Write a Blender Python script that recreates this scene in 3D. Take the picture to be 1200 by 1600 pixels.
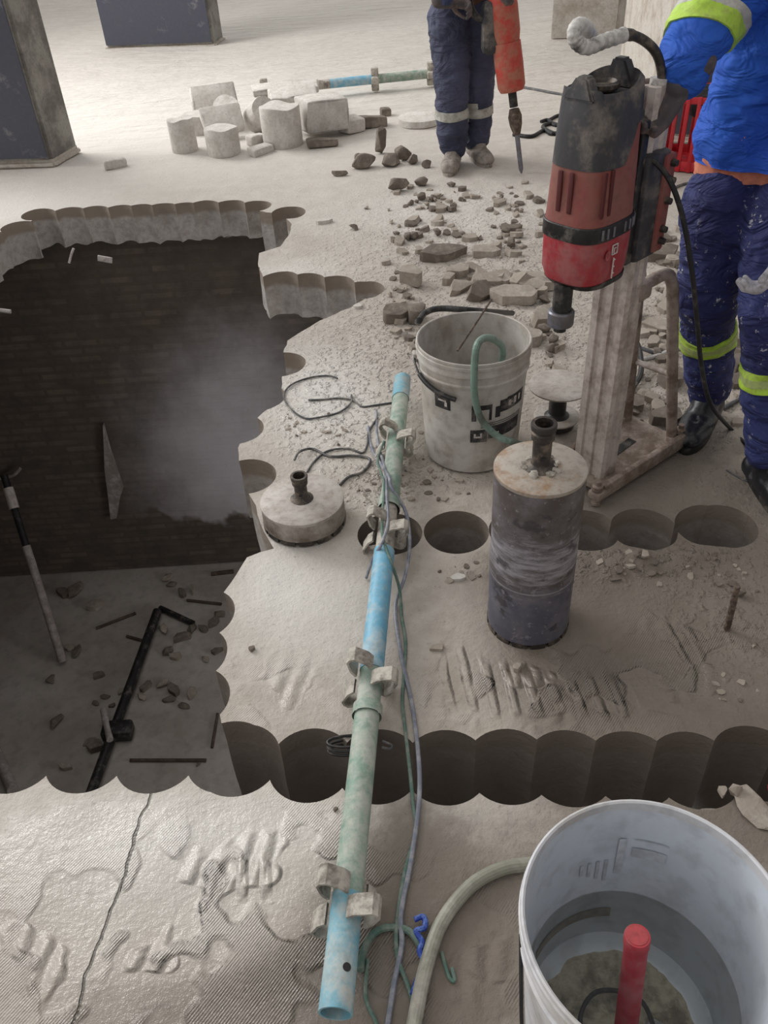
import bpy, bmesh, math, random
from mathutils import Vector as Vec, Matrix, noise
from mathutils.geometry import delaunay_2d_cdt
from mathutils.bvhtree import BVHTree
C = bpy.context.scene.collection
for o in list(bpy.data.objects): bpy.data.objects.remove(o)
random.seed(4)
PI = math.pi
# ------------------------------------------------------------------ camera
FP, TH, RL, H = 1300.0, math.radians(39), math.radians(3.57), 1.6
FW = Vec((0, math.cos(TH), -math.sin(TH))); UU = Vec((0, math.sin(TH), math.cos(TH)))
RT = math.cos(RL)*Vec((1,0,0)) - math.sin(RL)*UU
UP = math.cos(RL)*UU + math.sin(RL)*Vec((1,0,0))
CP = Vec((0,0,H))
cam = bpy.data.objects.new('camera', bpy.data.cameras.new('camera')); C.objects.link(cam)
cam.matrix_world = Matrix.Translation(CP) @ Matrix((RT, UP, -FW)).transposed().to_4x4()
cam.data.sensor_fit = 'VERTICAL'; cam.data.sensor_height = 24; cam.data.lens = 24*FP/1600
cam.data.clip_start = 0.02; cam.data.clip_end = 200
bpy.context.scene.camera = cam
def G(px, py, z=0.0):
    d = FW + RT*((px-600)/FP) - UP*((py-800)/FP)
    return CP + d*((z-H)/d.z)
def V(px, py, y):
    d = FW + RT*((px-600)/FP) - UP*((py-800)/FP)
    return CP + d*(y/d.y)
# ------------------------------------------------------------------ world and lights
w = bpy.data.worlds.new('world'); bpy.context.scene.world = w; w.use_nodes = True
nt = w.node_tree; nt.nodes.clear()
out = nt.nodes.new('ShaderNodeOutputWorld'); bg = nt.nodes.new('ShaderNodeBackground')
tc = nt.nodes.new('ShaderNodeTexCoord'); dot = nt.nodes.new('ShaderNodeVectorMath'); dot.operation = 'DOT_PRODUCT'
dot.inputs[1].default_value = Vec((-0.75, 0.62, 0.25)).normalized()
rp = nt.nodes.new('ShaderNodeValToRGB'); mr = nt.nodes.new('ShaderNodeMapRange'); mr.inputs[1].default_value = -1
nt.links.new(tc.outputs['Generated'], dot.inputs[0]); nt.links.new(dot.outputs['Value'], mr.inputs[0])
nt.links.new(mr.outputs[0], rp.inputs[0]); nt.links.new(rp.outputs[0], bg.inputs[0]); nt.links.new(bg.outputs[0], out.inputs[0])
rp.color_ramp.elements[0].color = (.30,.285,.27,1); rp.color_ramp.elements[1].color = (1,.99,.97,1)
rp.color_ramp.elements[0].position = .25
bg.inputs[1].default_value = 1.0
def area(name, loc, target, sx, sy, power, col=(1,1,1)):
    l = bpy.data.lights.new(name, 'AREA'); l.shape = 'RECTANGLE'; l.size = sx; l.size_y = sy; l.energy = power; l.color = col
    o = bpy.data.objects.new(name, l); C.objects.link(o); o.location = loc
    o.rotation_euler = (Vec(target)-Vec(loc)).to_track_quat('-Z', 'Y').to_euler()
area('daylight_opening', (-5.5, 7.5, 4.2), (-.2, 2.6, 0), 5, 3, 420, (1,.985,.96))
area('basement_fill', (3.1, 1.6, -1.3), (-.8, 4.6, -2.0), 1.6, 1.2, 30, (1,.98,.97))  # unseen fill lamp added below the slab to brighten the dark pit
sc = bpy.context.scene
sc.view_settings.view_transform = 'Standard'; sc.view_settings.look = 'None'; sc.view_settings.gamma = 1
sc.view_settings.use_curve_mapping = False; sc.view_settings.exposure = 0.22

# ------------------------------------------------------------------ materials
def srgb(c):
    return tuple(((x/255)/12.92 if x/255 <= .04045 else ((x/255+.055)/1.055)**2.4) for x in c)+(1,)
class NT:
    def __init__(s, name):
        s.m = bpy.data.materials.new(name); s.m.use_nodes = True; s.t = s.m.node_tree; s.n = s.t.nodes
        s.b = s.n['Principled BSDF']
    def L(s, a, b): s.t.links.new(a, b)
    def tc(s, scale=None, rot=0):
        t = s.n.new('ShaderNodeTexCoord').outputs['Object']
        if scale is not None or rot:
            mp = s.n.new('ShaderNodeMapping'); s.L(t, mp.inputs[0])
            if scale is not None: mp.inputs['Scale'].default_value = scale
            mp.inputs['Rotation'].default_value = (0,0,rot); t = mp.outputs[0]
        return t
    def noise(s, scale, detail=4, rough=.6, vec=None, dist=0):
        n = s.n.new('ShaderNodeTexNoise'); n.inputs['Scale'].default_value = scale
        n.inputs['Detail'].default_value = detail; n.inputs['Roughness'].default_value = rough
        n.inputs['Distortion'].default_value = dist
        s.L(vec if vec is not None else s.tc(), n.inputs['Vector']); return n.outputs[0]
    def ramp(s, fac, lo, hi, inv=False):
        m = s.n.new('ShaderNodeMapRange'); m.interpolation_type = 'SMOOTHSTEP'
        m.inputs[1].default_value = lo; m.inputs[2].default_value = hi
        if inv: m.inputs[3].default_value = 1; m.inputs[4].default_value = 0
        s.L(fac, m.inputs[0]); return m.outputs[0]
    def mix(s, fac, a, b, typ='MIX'):
        m = s.n.new('ShaderNodeMix'); m.data_type = 'RGBA'; m.blend_type = typ
        for v, i in ((fac, 0), (a, 6), (b, 7)):
            if hasattr(v, 'links') or hasattr(v, 'is_linked'): s.L(v, m.inputs[i])
            else: m.inputs[i].default_value = v
        return m.outputs[2]
    def math(s, op, a, b):
        m = s.n.new('ShaderNodeMath'); m.operation = op
        for v, i in ((a, 0), (b, 1)):
            if hasattr(v, 'is_linked'): s.L(v, m.inputs[i])
            else: m.inputs[i].default_value = v
        return m.outputs[0]
    def attr(s, nm):
        a = s.n.new('ShaderNodeAttribute'); a.attribute_name = nm; return a.outputs['Fac']
    def bump(s, h, strength=.4, dist=.01, prev=None):
        b = s.n.new('ShaderNodeBump'); b.inputs['Strength'].default_value = strength; b.inputs['Distance'].default_value = dist
        s.L(h, b.inputs['Height'])
        if prev is not None: s.L(prev, b.inputs['Normal'])
        return b.outputs[0]
    def out(s, color, rough=None, normal=None, metal=0):
        for v, k in ((color, 'Base Color'), (rough, 'Roughness'), (normal, 'Normal')):
            if v is None: continue
            if hasattr(v, 'is_linked'): s.L(v, s.b.inputs[k])
            else: s.b.inputs[k].default_value = v
        s.b.inputs['Metallic'].default_value = metal
        return s.m
def dirty(name, col, dust=(170,160,150), amt=.45, scale=14, rough=.6, metal=0, bump=.15, edge=.12, fine=60):
    m = NT(name)
    f = m.ramp(m.noise(scale, 6, .7), amt_lo(amt)-edge, amt_lo(amt)+edge)
    v = m.noise(fine, 3, .6)
    c = m.mix(f, srgb(col), srgb(dust))
    c = m.mix(m.ramp(v, .2, .8), c, srgb(tuple(x*.8 for x in col)), 'MULTIPLY') if False else c
    c2 = m.mix(m.math('MULTIPLY', m.ramp(v, .45, .7), .25), c, srgb(tuple(max(x*.6,4) for x in dust)))
    r = m.math('ADD', m.math('MULTIPLY', f, .25), rough)
    return m.out(c2, r, m.bump(m.noise(fine*1.5, 4), bump, .004), metal)
def amt_lo(a): return .5+(.5-a)*.4
M = {}
# slab top
def floor_mat():
    m = NT('slab_screed')
    wet, tone, ridge, scat = m.attr('wet'), m.attr('tone'), m.attr('ridge'), m.attr('crumb')
    n1, n2, n3 = m.noise(2.2, 6, .65), m.noise(11, 6, .7), m.noise(70, 4, .7)
    base = m.mix(m.ramp(n2, .3, .7), srgb((163,153,142)), srgb((186,178,169)))
    base = m.mix(m.math('MULTIPLY', m.ramp(n1, .45, .7), .45), base, srgb((139,126,113)))
    base = m.mix(tone, base, srgb((212,208,202)))
    tn = m.math('MULTIPLY', m.ramp(m.math('ADD', wet, m.math('MULTIPLY', m.math('SUBTRACT', n2, .5), .8)), .25, .8), .8)
    base = m.mix(tn, base, srgb((102,92,82)))
    base = m.mix(m.math('MULTIPLY', m.ramp(n3, .58, .75), .5), base, srgb((105,97,89)))
    sp = m.n.new('ShaderNodeSeparateXYZ'); m.L(m.tc(), sp.inputs[0])
    pa_, pb_ = G(233,1243), G(116,1598); nx_, ny_ = (pb_.y-pa_.y), -(pb_.x-pa_.x); ll = math.hypot(nx_, ny_); nx_ /= ll; ny_ /= ll
    dd = m.math('ADD', m.math('MULTIPLY', sp.outputs[0], nx_), m.math('MULTIPLY', sp.outputs[1], ny_))
    dd = m.math('ADD', dd, -(pa_.x*nx_+pa_.y*ny_)); dd = m.math('ABSOLUTE', m.math('ADD', dd, m.math('MULTIPLY', m.math('SUBTRACT', m.noise(6, 3), .5), .05)), 0)
    crack = m.math('MULTIPLY', m.ramp(dd, .0012, .004, True), m.ramp(sp.outputs[1], 1.12, 1.16, True))
    base = m.mix(m.math('MULTIPLY', crack, .75), base, srgb((70,62,54)))
    # sheen of water film
    gl = m.attr('gloss')
    rg = m.math('SUBTRACT', .85, m.math('MULTIPLY', m.ramp(m.math('ADD', gl, m.math('MULTIPLY', m.math('SUBTRACT', m.noise(26, 4), .5), .9)), .3, .75), .70))
    # bump: streaks, trowel notches, crumbs
    wv = m.n.new('ShaderNodeTexWave'); wv.inputs['Scale'].default_value = 62; wv.inputs['Distortion'].default_value = .8
    wv.inputs['Detail'].default_value = 2; wv.inputs['Detail Scale'].default_value = .6
    m.L(m.tc(None, math.radians(38)), wv.inputs['Vector'])
    wv2 = m.n.new('ShaderNodeTexWave'); wv2.inputs['Scale'].default_value = 7; wv2.inputs['Distortion'].default_value = 2.5
    wv2.inputs['Detail'].default_value = 3; m.L(m.tc(None, math.radians(12)), wv2.inputs['Vector'])
    pm = m.ramp(m.noise(5.5, 2, .5), .49, .53)
    pm2 = m.ramp(m.noise(4.6, 2, .5, m.tc((1,1.3,1), .6)), .56, .60)
    h = m.math('MULTIPLY', m.math('MULTIPLY', wv.outputs['Fac'], pm), ridge)
    h2 = m.math('MULTIPLY', m.math('MULTIPLY', wv2.outputs['Fac'], pm2), ridge)
    ed = m.math('MULTIPLY', pm, ridge)
    b1 = m.bump(h, .7, .0035)
    b2 = m.bump(h2, .8, .015, b1)
    wv3 = m.n.new('ShaderNodeTexWave'); wv3.inputs['Scale'].default_value = 6.5; wv3.inputs['Distortion'].default_value = 1.8; wv3.inputs['Detail'].default_value = 3
    wv3.inputs['Detail Scale'].default_value = 1.5; m.L(m.tc((1,.45,1), math.radians(-9)), wv3.inputs['Vector'])
    st = m.ramp(m.math('ADD', m.attr('streak'), m.math('MULTIPLY', m.math('SUBTRACT', m.noise(9, 3), .5), .8)), .25, .75)
    ridge3 = m.math('MULTIPLY', m.ramp(wv3.outputs['Fac'], .35, 1.0), st)
    b2 = m.bump(m.math('ADD', ridge3, m.math('MULTIPLY', st, .12)), 1, .012, b2)
    b3 = m.bump(m.math('SUBTRACT', 1, crack), .8, .01, b2)
    b3 = m.bump(ed, .7, .012, b3)
    vo = m.n.new('ShaderNodeTexVoronoi'); vo.inputs['Scale'].default_value = 60; m.L(m.tc(), vo.inputs['Vector'])
    cr = m.math('MULTIPLY', m.math('MULTIPLY', m.math('SUBTRACT', 1, vo.outputs[0]), m.ramp(m.noise(34, 3), .45, .65)), scat)
    b4 = m.bump(cr, .9, .014, b3)
    hh = m.math('ADD', m.math('MULTIPLY', n2, .6), m.math('MULTIPLY', n3, .22))
    sxyz = m.n.new('ShaderNodeSeparateXYZ'); m.L(m.tc(), sxyz.inputs[0])
    fs = m.math('MULTIPLY', m.noise(3.2, 5, .6, m.tc((.5,1.8,1), .2)), m.ramp(sxyz.outputs[1], 5, 8))
    b5 = m.bump(fs, .8, .12, m.bump(hh, .6, .02, b4))
    return m.out(base, rg, b5)
M['floor'] = floor_mat()
def cut_mat():
    m = NT('cut_concrete')
    x = m.n.new('ShaderNodeSeparateXYZ'); m.L(m.tc(), x.inputs[0])
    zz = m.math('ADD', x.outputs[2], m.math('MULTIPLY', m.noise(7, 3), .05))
    n = m.noise(30, 5, .7)
    c = m.mix(m.ramp(n, .35, .7), srgb((186,181,177)), srgb((158,151,146)))
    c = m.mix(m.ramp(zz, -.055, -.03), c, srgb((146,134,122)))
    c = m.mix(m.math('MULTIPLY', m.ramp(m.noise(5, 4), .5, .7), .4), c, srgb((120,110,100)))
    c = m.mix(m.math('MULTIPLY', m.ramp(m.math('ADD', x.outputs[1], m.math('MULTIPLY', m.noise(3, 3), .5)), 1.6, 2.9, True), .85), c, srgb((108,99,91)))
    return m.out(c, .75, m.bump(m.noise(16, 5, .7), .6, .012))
M['cut'] = cut_mat()
M['conc'] = dirty('rubble_concrete', (156,145,134), (182,174,164), .45, 9, .9, 0, .6)
M['conc_dark'] = dirty('rubble_dark', (112,103,94), (150,140,130), .4, 9, .9, 0, .6)
M['conc_pale'] = dirty('core_concrete', (196,191,184), (214,210,205), .5, 12, .9, 0, .4)
M['base_floor'] = dirty('basement_floor', (158,149,140), (190,185,180), .45, 1.6, .7, 0, .4, .25, 14)
def brick():
    m = NT('basement_brick')
    br = m.n.new('ShaderNodeTexBrick'); t = m.n.new('ShaderNodeTexCoord'); mp = m.n.new('ShaderNodeMapping')
    mp.inputs['Rotation'].default_value = (PI/2,0,0); m.L(t.outputs['Object'], mp.inputs[0]); m.L(mp.outputs[0], br.inputs['Vector'])
    br.inputs['Color1'].default_value = srgb((122,110,100)); br.inputs['Color2'].default_value = srgb((98,89,81)); br.inputs['Mortar'].default_value = srgb((100,90,80))
    br.inputs['Scale'].default_value = 1.0; br.inputs['Mortar Size'].default_value = .012; br.inputs['Brick Width'].default_value = .23; br.inputs['Row Height'].default_value = .06
    c = m.mix(m.ramp(m.noise(6, 6, .7), .3, .75), br.outputs[0], srgb((82,76,70)))
    # pale patch painted into the brick colour for the hazy light on the wall
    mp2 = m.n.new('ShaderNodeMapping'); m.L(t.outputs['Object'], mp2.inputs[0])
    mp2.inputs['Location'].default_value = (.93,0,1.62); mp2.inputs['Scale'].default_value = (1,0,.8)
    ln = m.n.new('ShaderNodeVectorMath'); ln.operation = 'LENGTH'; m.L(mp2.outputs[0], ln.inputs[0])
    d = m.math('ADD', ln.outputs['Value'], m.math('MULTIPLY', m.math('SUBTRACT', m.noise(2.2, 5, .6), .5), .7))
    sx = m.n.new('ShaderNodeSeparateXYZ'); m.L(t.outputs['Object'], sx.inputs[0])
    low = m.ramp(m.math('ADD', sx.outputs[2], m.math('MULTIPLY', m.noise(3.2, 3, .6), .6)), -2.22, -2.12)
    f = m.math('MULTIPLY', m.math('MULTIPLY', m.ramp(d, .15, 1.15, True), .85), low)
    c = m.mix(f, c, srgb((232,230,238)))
    return m.out(c, .85, m.bump(br.outputs[1], .4, .01))
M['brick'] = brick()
M['darkpaint'] = dirty('dark_column_paint', (72,74,88), (150,148,152), .06, 5, .5, 0, .1, .1, 40)
M['colgrey'] = dirty('column_concrete', (150,147,140), (112,108,104), .45, 4, .85, 0, .3)
M['plinth'] = dirty('plinth_concrete', (196,190,182), (170,160,148), .4, 6, .9, 0, .3)
M['white'] = dirty('white_plastic', (208,209,214), (176,170,160), .2, 5, .42, 0, .05, .2, 25)
M['whitedirty'] = dirty('dirty_white_plastic', (196,193,188), (158,148,136), .38, 6, .5, 0, .08, .2, 25)
M['whitein'] = dirty('clean_white_plastic', (208,216,226), (190,192,194), .25, 4, .35, 0, .03, .25, 20)
M['black'] = dirty('black_plastic', (26,26,28), (110,104,98), .22, 18, .45, 0, .1)
M['blackm'] = dirty('black_rubber', (24,24,28), (90,86,82), .15, 18, .6, 0, .1)
M['charcoal'] = dirty('charcoal_plastic', (52,52,56), (120,112,106), .3, 12, .5, 0, .1)
M['red'] = dirty('red_plastic', (164,44,54), (160,92,92), .48, 14, .45, 0, .08)
M['reddust'] = dirty('dusty_red_plastic', (140,54,54), (136,94,84), .52, 7, .55, 0, .08, .25)
M['crate'] = dirty('crate_red', (190,34,46), (150,60,60), .25, 9, .45, 0, .05)
M['orange'] = dirty('orange_red_paint', (190,66,56), (176,112,92), .5, 14, .5, 0, .08)
M['alu'] = dirty('aluminium_rail', (204,194,188), (164,150,142), .42, 10, .42, .25, .1)
M['alubase'] = dirty('aluminium_base', (168,154,144), (126,110,98), .45, 12, .5, .35, .15)
M['steel'] = dirty('worn_steel', (92,92,100), (170,164,160), .35, 7, .45, .5, .15, .15, 90)
M['steeldark'] = dirty('dark_steel', (62,58,56), (130,118,106), .35, 22, .45, .5, .2)
M['bittop'] = dirty('slurry_steel_top', (172,164,154), (150,112,76), .34, 9, .6, .1, .3, .12)
M['bittop2'] = dirty('pale_slurry_top', (192,186,180), (160,150,140), .4, 12, .6, .1, .2, .2)
M['drum'] = dirty('short_barrel_side', (112,100,90), (178,170,162), .5, 10, .5, .35, .15, .18)
M['grip'] = dirty('pale_grip', (205,202,198), (90,86,84), .3, 16, .5, 0, .1)
M['chuck'] = dirty('chuck_ring', (128,128,140), (110,106,104), .4, 16, .35, .5, .05)
M['cyan'] = dirty('blue_paint', (112,168,186), (182,186,182), .42, 14, .5, 0, .2, .14, 50)
M['cyan2'] = dirty('blue_paint_bright', (104,170,200), (172,190,196), .42, 16, .45, 0, .2, .14, 50)
M['green'] = dirty('green_paint', (118,148,132), (178,182,172), .52, 18, .5, 0, .25, .14, 50)
M['bracket'] = dirty('bracket_slurry', (186,180,170), (126,120,112), .4, 22, .75, .1, .4)
M['hose'] = dirty('green_hose', (124,150,138), (100,108,98), .4, 10, .45, 0, .08)
M['hose2'] = dirty('olive_hose', (134,134,120), (172,168,158), .4, 10, .45, 0, .08)
M['cable'] = dirty('grey_blue_cable', (118,122,136), (170,170,176), .4, 30, .4, 0, .05)
M['wire'] = dirty('grey_wire', (72,72,76), (140,136,130), .35, 30, .5, 0, .05)
M['rope'] = dirty('green_rope', (82,112,102), (130,140,130), .45, 40, .7, 0, .3)
M['bluerope'] = dirty('blue_twine', (30,60,150), (110,140,210), .35, 60, .5, 0, .3)
M['decal'] = dirty('black_print', (36,36,40), (120,116,112), .3, 20, .6, 0, .02)
M['decalw'] = dirty('white_print', (214,206,202), (170,160,156), .3, 20, .6, 0, .02)
M['rust'] = dirty('rebar_rust', (78,64,56), (130,116,104), .4, 40, .7, .2, .4)
M['wood'] = dirty('old_timber', (74,62,54), (104,92,82), .4, 12, .85, 0, .3)
M['pale'] = dirty('pale_timber', (150,140,136), (186,180,178), .4, 12, .8, 0, .2)
M['skin'] = dirty('skin', (92,62,48), (110,80,64), .3, 20, .55, 0, .05)
M['glovew'] = dirty('white_glove', (188,186,194), (130,128,130), .4, 24, .85, 0, .3)
M['gloved'] = dirty('dark_glove', (78,74,78), (120,104,98), .4, 20, .85, 0, .3)
M['boot'] = dirty('black_boot', (24,26,32), (96,96,100), .18, 20, .35, 0, .2, .08)
M['bootdust'] = dirty('dusty_boot', (158,150,142), (110,104,98), .4, 14, .85, 0, .3)
M['shirt'] = dirty('orange_shirt', (206,130,104), (180,104,84), .4, 16, .85, 0, .2)
M['lime'] = dirty('lime_band', (176,214,66), (160,176,90), .35, 20, .5, 0, .1)
M['limesilver'] = dirty('grey_lime_strip', (170,186,110), (150,160,110), .35, 20, .5, 0, .1)
M['silver'] = dirty('silver_band', (186,186,178), (150,148,142), .4, 20, .4, 0, .1)
def barrel_mat():
    m = NT('scuffed_barrel'); x = m.n.new('ShaderNodeSeparateXYZ'); m.L(m.tc(), x.inputs[0]); z = x.outputs[2]
    hs = m.noise(16, 6, .7, m.tc((1,1,5))); bl = m.noise(11, 5, .65)
    d = m.math('ABSOLUTE', m.math('SUBTRACT', z, .27), 0)
    mid = m.math('ADD', m.ramp(d, .0, .16, True), m.math('MULTIPLY', m.math('SUBTRACT', hs, .5), 2.6))
    c = m.mix(m.ramp(z, .15, .22), srgb((92,92,106)), srgb((84,76,74)))
    c = m.mix(m.math('MULTIPLY', m.ramp(bl, .4, .7), .5), c, srgb((136,132,138)))
    c = m.mix(m.math('MULTIPLY', m.ramp(mid, .35, 1.5), .75), c, srgb((186,182,190)))
    c = m.mix(m.math('MULTIPLY', m.ramp(m.noise(15, 4, .6, m.tc((1,1,1.6))), .56, .66), .8), c, srgb((62,58,62)))
    c = m.mix(m.math('MULTIPLY', m.ramp(m.noise(60, 3), .6, .7), .5), c, srgb((160,156,162)))
    ring = m.ramp(m.math('ABSOLUTE', m.math('SUBTRACT', z, .188), 0), .001, .003, True)
    c = m.mix(m.math('MULTIPLY', ring, .5), c, srgb((180,176,180)))
    return m.out(c, .5, m.bump(hs, .2, .003), .25)
M['barrel'] = barrel_mat()
def cloth(name, a, b, spl, samt, sc=18):
    m = NT(name)
    n = m.noise(3.5, 4, .6)
    c = m.mix(m.ramp(n, .35, .65), srgb(a), srgb(b))
    s = m.math('MULTIPLY', m.ramp(m.noise(sc, 5, .75), samt, samt+.05), m.ramp(m.noise(5, 2), .35, .6))
    c = m.mix(s, c, srgb(spl))
    wr = m.noise(7, 3, .55, m.tc((1,1,2.2)), 1.2)
    return m.out(c, .8, m.bump(m.noise(220, 2), .2, .002, m.bump(wr, .7, .05)))
M['jacket'] = cloth('blue_jacket', (24,70,168), (34,92,196), (120,150,200), .80)
M['trousers'] = cloth('navy_trousers', (30,34,84), (48,58,112), (176,176,186), .60, 42)
M['trousers2'] = cloth('navy_trousers_dusty', (50,54,76), (76,80,104), (132,130,138), .66, 14)
M['jacket2'] = cloth('navy_jacket', (40,46,76), (56,62,96), (124,124,134), .70)
def water_mat():
    m = NT('bucket_water'); m.n.remove(m.b)
    o = [n for n in m.n if n.type == 'OUTPUT_MATERIAL'][0]
    tr = m.n.new('ShaderNodeBsdfTransparent'); tr.inputs[0].default_value = (.93,.94,.92,1)
    gl = m.n.new('ShaderNodeBsdfGlossy'); gl.inputs['Roughness'].default_value = .03
    fr = m.n.new('ShaderNodeFresnel'); fr.inputs[0].default_value = 1.33
    mx = m.n.new('ShaderNodeMixShader')
    bp = m.bump(m.noise(9, 2), .08, .01); m.L(bp, fr.inputs['Normal']); m.L(bp, gl.inputs['Normal'])
    m.L(fr.outputs[0], mx.inputs[0]); m.L(tr.outputs[0], mx.inputs[1]); m.L(gl.outputs[0], mx.inputs[2]); m.L(mx.outputs[0], o.inputs[0])
    return m.m
M['water'] = water_mat()

# ------------------------------------------------------------------ mesh helpers
def obj(name, bm, mat, parent=None, smooth=35, label=None):
    me = bpy.data.meshes.new(name)
    if isinstance(bm, bpy.types.Mesh): me = bm; me.name = name
    else:
        bmesh.ops.recalc_face_normals(bm, faces=bm.faces[:]); bm.to_mesh(me); bm.free()
    me.materials.clear()
    me.materials.append(M[mat] if isinstance(mat, str) else mat)
    if smooth:
        for p in me.polygons: p.use_smooth = True
        me.set_sharp_from_angle(angle=math.radians(smooth))
    o = bpy.data.objects.new(name, me); C.objects.link(o)
    if parent: o.parent = parent
    if label: o['label'] = label
    return o
def tag(o, label, cat, group=None, kind=None):
    o['label'] = label; o['category'] = cat
    if group: o['group'] = group
    if kind: o['kind'] = kind
    return o
def thing(name, label, cat, loc=(0,0,0), rz=0, group=None):
    o = bpy.data.objects.new(name, None); C.objects.link(o); o.location = loc; o.rotation_euler = (0,0,rz)
    o.empty_display_size = .05
    return tag(o, label, cat, group)
def box(bm, c, s, bev=0, rot=None, seg=2):
    r = bmesh.ops.create_cube(bm, size=1); vs = r['verts']
    bmesh.ops.scale(bm, vec=Vec(s), verts=vs)
    if bev:
        es = list({e for v in vs for e in v.link_edges})
        r = bmesh.ops.bevel(bm, geom=es, offset=bev, segments=seg, affect='EDGES', profile=.5)
        vs = list({v for f in r['faces'] for v in f.verts} | set(v for v in vs if v.is_valid))
    if rot is not None: bmesh.ops.transform(bm, matrix=rot.to_4x4() if hasattr(rot,'to_4x4') else rot, verts=vs)
    bmesh.ops.translate(bm, vec=Vec(c), verts=vs); return vs
def frame(d):
    d = d.normalized(); a = Vec((0,0,1)) if abs(d.z) < .95 else Vec((1,0,0))
    u = d.cross(a).normalized(); return u, u.cross(d).normalized()
def catmull(pts, n=6):
    P = [Vec(p) for p in pts]
    if len(P) < 3 or n < 2: return P
    res = []
    for i in range(len(P)-1):
        a = P[i-1] if i else P[0]*2-P[1]; b, c = P[i], P[i+1]; d = P[i+2] if i+2 < len(P) else P[-1]*2-P[-2]
        for k in range(n):
            t = k/n
            res.append(.5*((2*b)+(c-a)*t+(2*a-5*b+4*c-d)*t*t+(3*b-a-3*c+d)*t*t*t))
    res.append(P[-1]); return res
def tube(bm, pts, r, n=10, smooth=6, caps=True, closed=False):
    if closed: pts = list(pts)+[pts[0]]
    P = catmull(pts, smooth) if smooth else [Vec(p) for p in pts]
    rs = r if callable(r) else (lambda t: r)
    u = None; rings = []
    for i, p in enumerate(P):
        d = (P[min(i+1,len(P)-1)]-P[max(i-1,0)])
        if d.length < 1e-9: d = Vec((0,0,1))
        d.normalize()
        if u is None: u = frame(d)[0]; v = d.cross(u)
        else:
            u = (u-d*u.dot(d)).normalized(); v = d.cross(u)
        rr = rs(i/(len(P)-1))
        rings.append([bm.verts.new(p+(u*math.cos(a)+v*math.sin(a))*rr) for a in [2*PI*k/n for k in range(n)]])
    for a, b in zip(rings, rings[1:]):
        for k in range(n): bm.faces.new((a[k],a[(k+1)%n],b[(k+1)%n],b[k]))
    if caps and not closed:
        bm.faces.new(rings[0][::-1]); bm.faces.new(rings[-1])
    return rings
def cyl(bm, a, b, r0, r1=None, n=24, caps=True):
    r1 = r0 if r1 is None else r1
    return tube(bm, [a,b], lambda t: r0+(r1-r0)*t, n, 0, caps)
def lathe(bm, prof, n=48, c=(0,0,0), axis=None, ang=2*PI, a0=0):
    c = Vec(c)
    if axis is None: u, v, wv = Vec((1,0,0)), Vec((0,1,0)), Vec((0,0,1))
    else: wv = Vec(axis).normalized(); u, v = frame(wv)
    full = abs(ang-2*PI) < 1e-6; m = n if full else n+1
    rings = []
    for r, z in prof:
        if r < 1e-6: rings.append([bm.verts.new(c+wv*z)])
        else: rings.append([bm.verts.new(c+wv*z+(u*math.cos(a0+ang*k/n)+v*math.sin(a0+ang*k/n))*r) for k in range(m)])
    for a, b in zip(rings, rings[1:]):
        for k in range(n):
            k2 = (k+1) % m
            if len(a) == 1 and len(b) == 1: continue
            if len(a) == 1: bm.faces.new((a[0], b[k2], b[k]))
            elif len(b) == 1: bm.faces.new((a[k], a[k2], b[0]))
            else: bm.faces.new((a[k], a[k2], b[k2], b[k]))
def prism(bm, pts, z0, z1, bev=0):
    a = [bm.verts.new((x,y,z0)) for x,y in pts]; b = [bm.verts.new((x,y,z1)) for x,y in pts]
    n = len(pts); bm.faces.new(a[::-1]); bm.faces.new(b)
    for k in range(n): bm.faces.new((a[k],a[(k+1)%n],b[(k+1)%n],b[k]))
    return a+b
def superell(bm, levels, p=3.2, n=40, caps=True):
    """levels: (z, cx, cy, hx, hy)"""
    rings = []
    for z, cx, cy, hx, hy in levels:
        rg = []
        for k in range(n):
            a = 2*PI*k/n; c, s = math.cos(a), math.sin(a)
            rg.append(bm.verts.new((cx+hx*math.copysign(abs(c)**(2/p),c), cy+hy*math.copysign(abs(s)**(2/p),s), z)))
        rings.append(rg)
    for a, b in zip(rings, rings[1:]):
        for k in range(n): bm.faces.new((a[k],a[(k+1)%n],b[(k+1)%n],b[k]))
    if caps: bm.faces.new(rings[0][::-1]); bm.faces.new(rings[-1])
    return rings

# ------------------------------------------------------------------ slab with the cored-out pit
T = .22; R = .096; WL = 5.12; ZB = V(200,890,WL).z
def Gc(px, py, dx=0, dy=0):
    p = G(px,py); return (p.x+dx, p.y+dy)
circ = []
for p in [(-22,396),(0,378),(16,360),(36,345),(67,326),(112,323),(150,321),(188,320),(220,319),(256,317),(288,316),(321,313),(360,312),(400,313),(452,323)]:
    circ.append(Gc(*p, 0, -R))
for p in [(438,425),(478,428),(522,432),(568,440)]: circ.append(Gc(*p, 0, -R*.98))
for p in [(478,567),(446,618),(412,668)]: circ.append(Gc(*p, -R, 0))
circ.append(Gc(386,744))
for p in [(367,956),(355,1018),(359,1086)]: circ.append(Gc(*p, -R, 0))
near = [Gc(x,1240,0,R) for x in (-215,-103,10,122,235,350)]
circ += near
rowA = [Gc(x,y) for x,y in ((372,1186),(486,1194),(592,1196),(697,1197),(795,1196),(890,1199),(987,1200),(1084,1203),(1184,1192),(1282,1196),(1380,1196))]
circ += rowA
circ += [Gc(x,y) for x,y in ((609,834),(713,831),(815,829),(915,828),(1006,826),(1108,822),(1130,822))]
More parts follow.
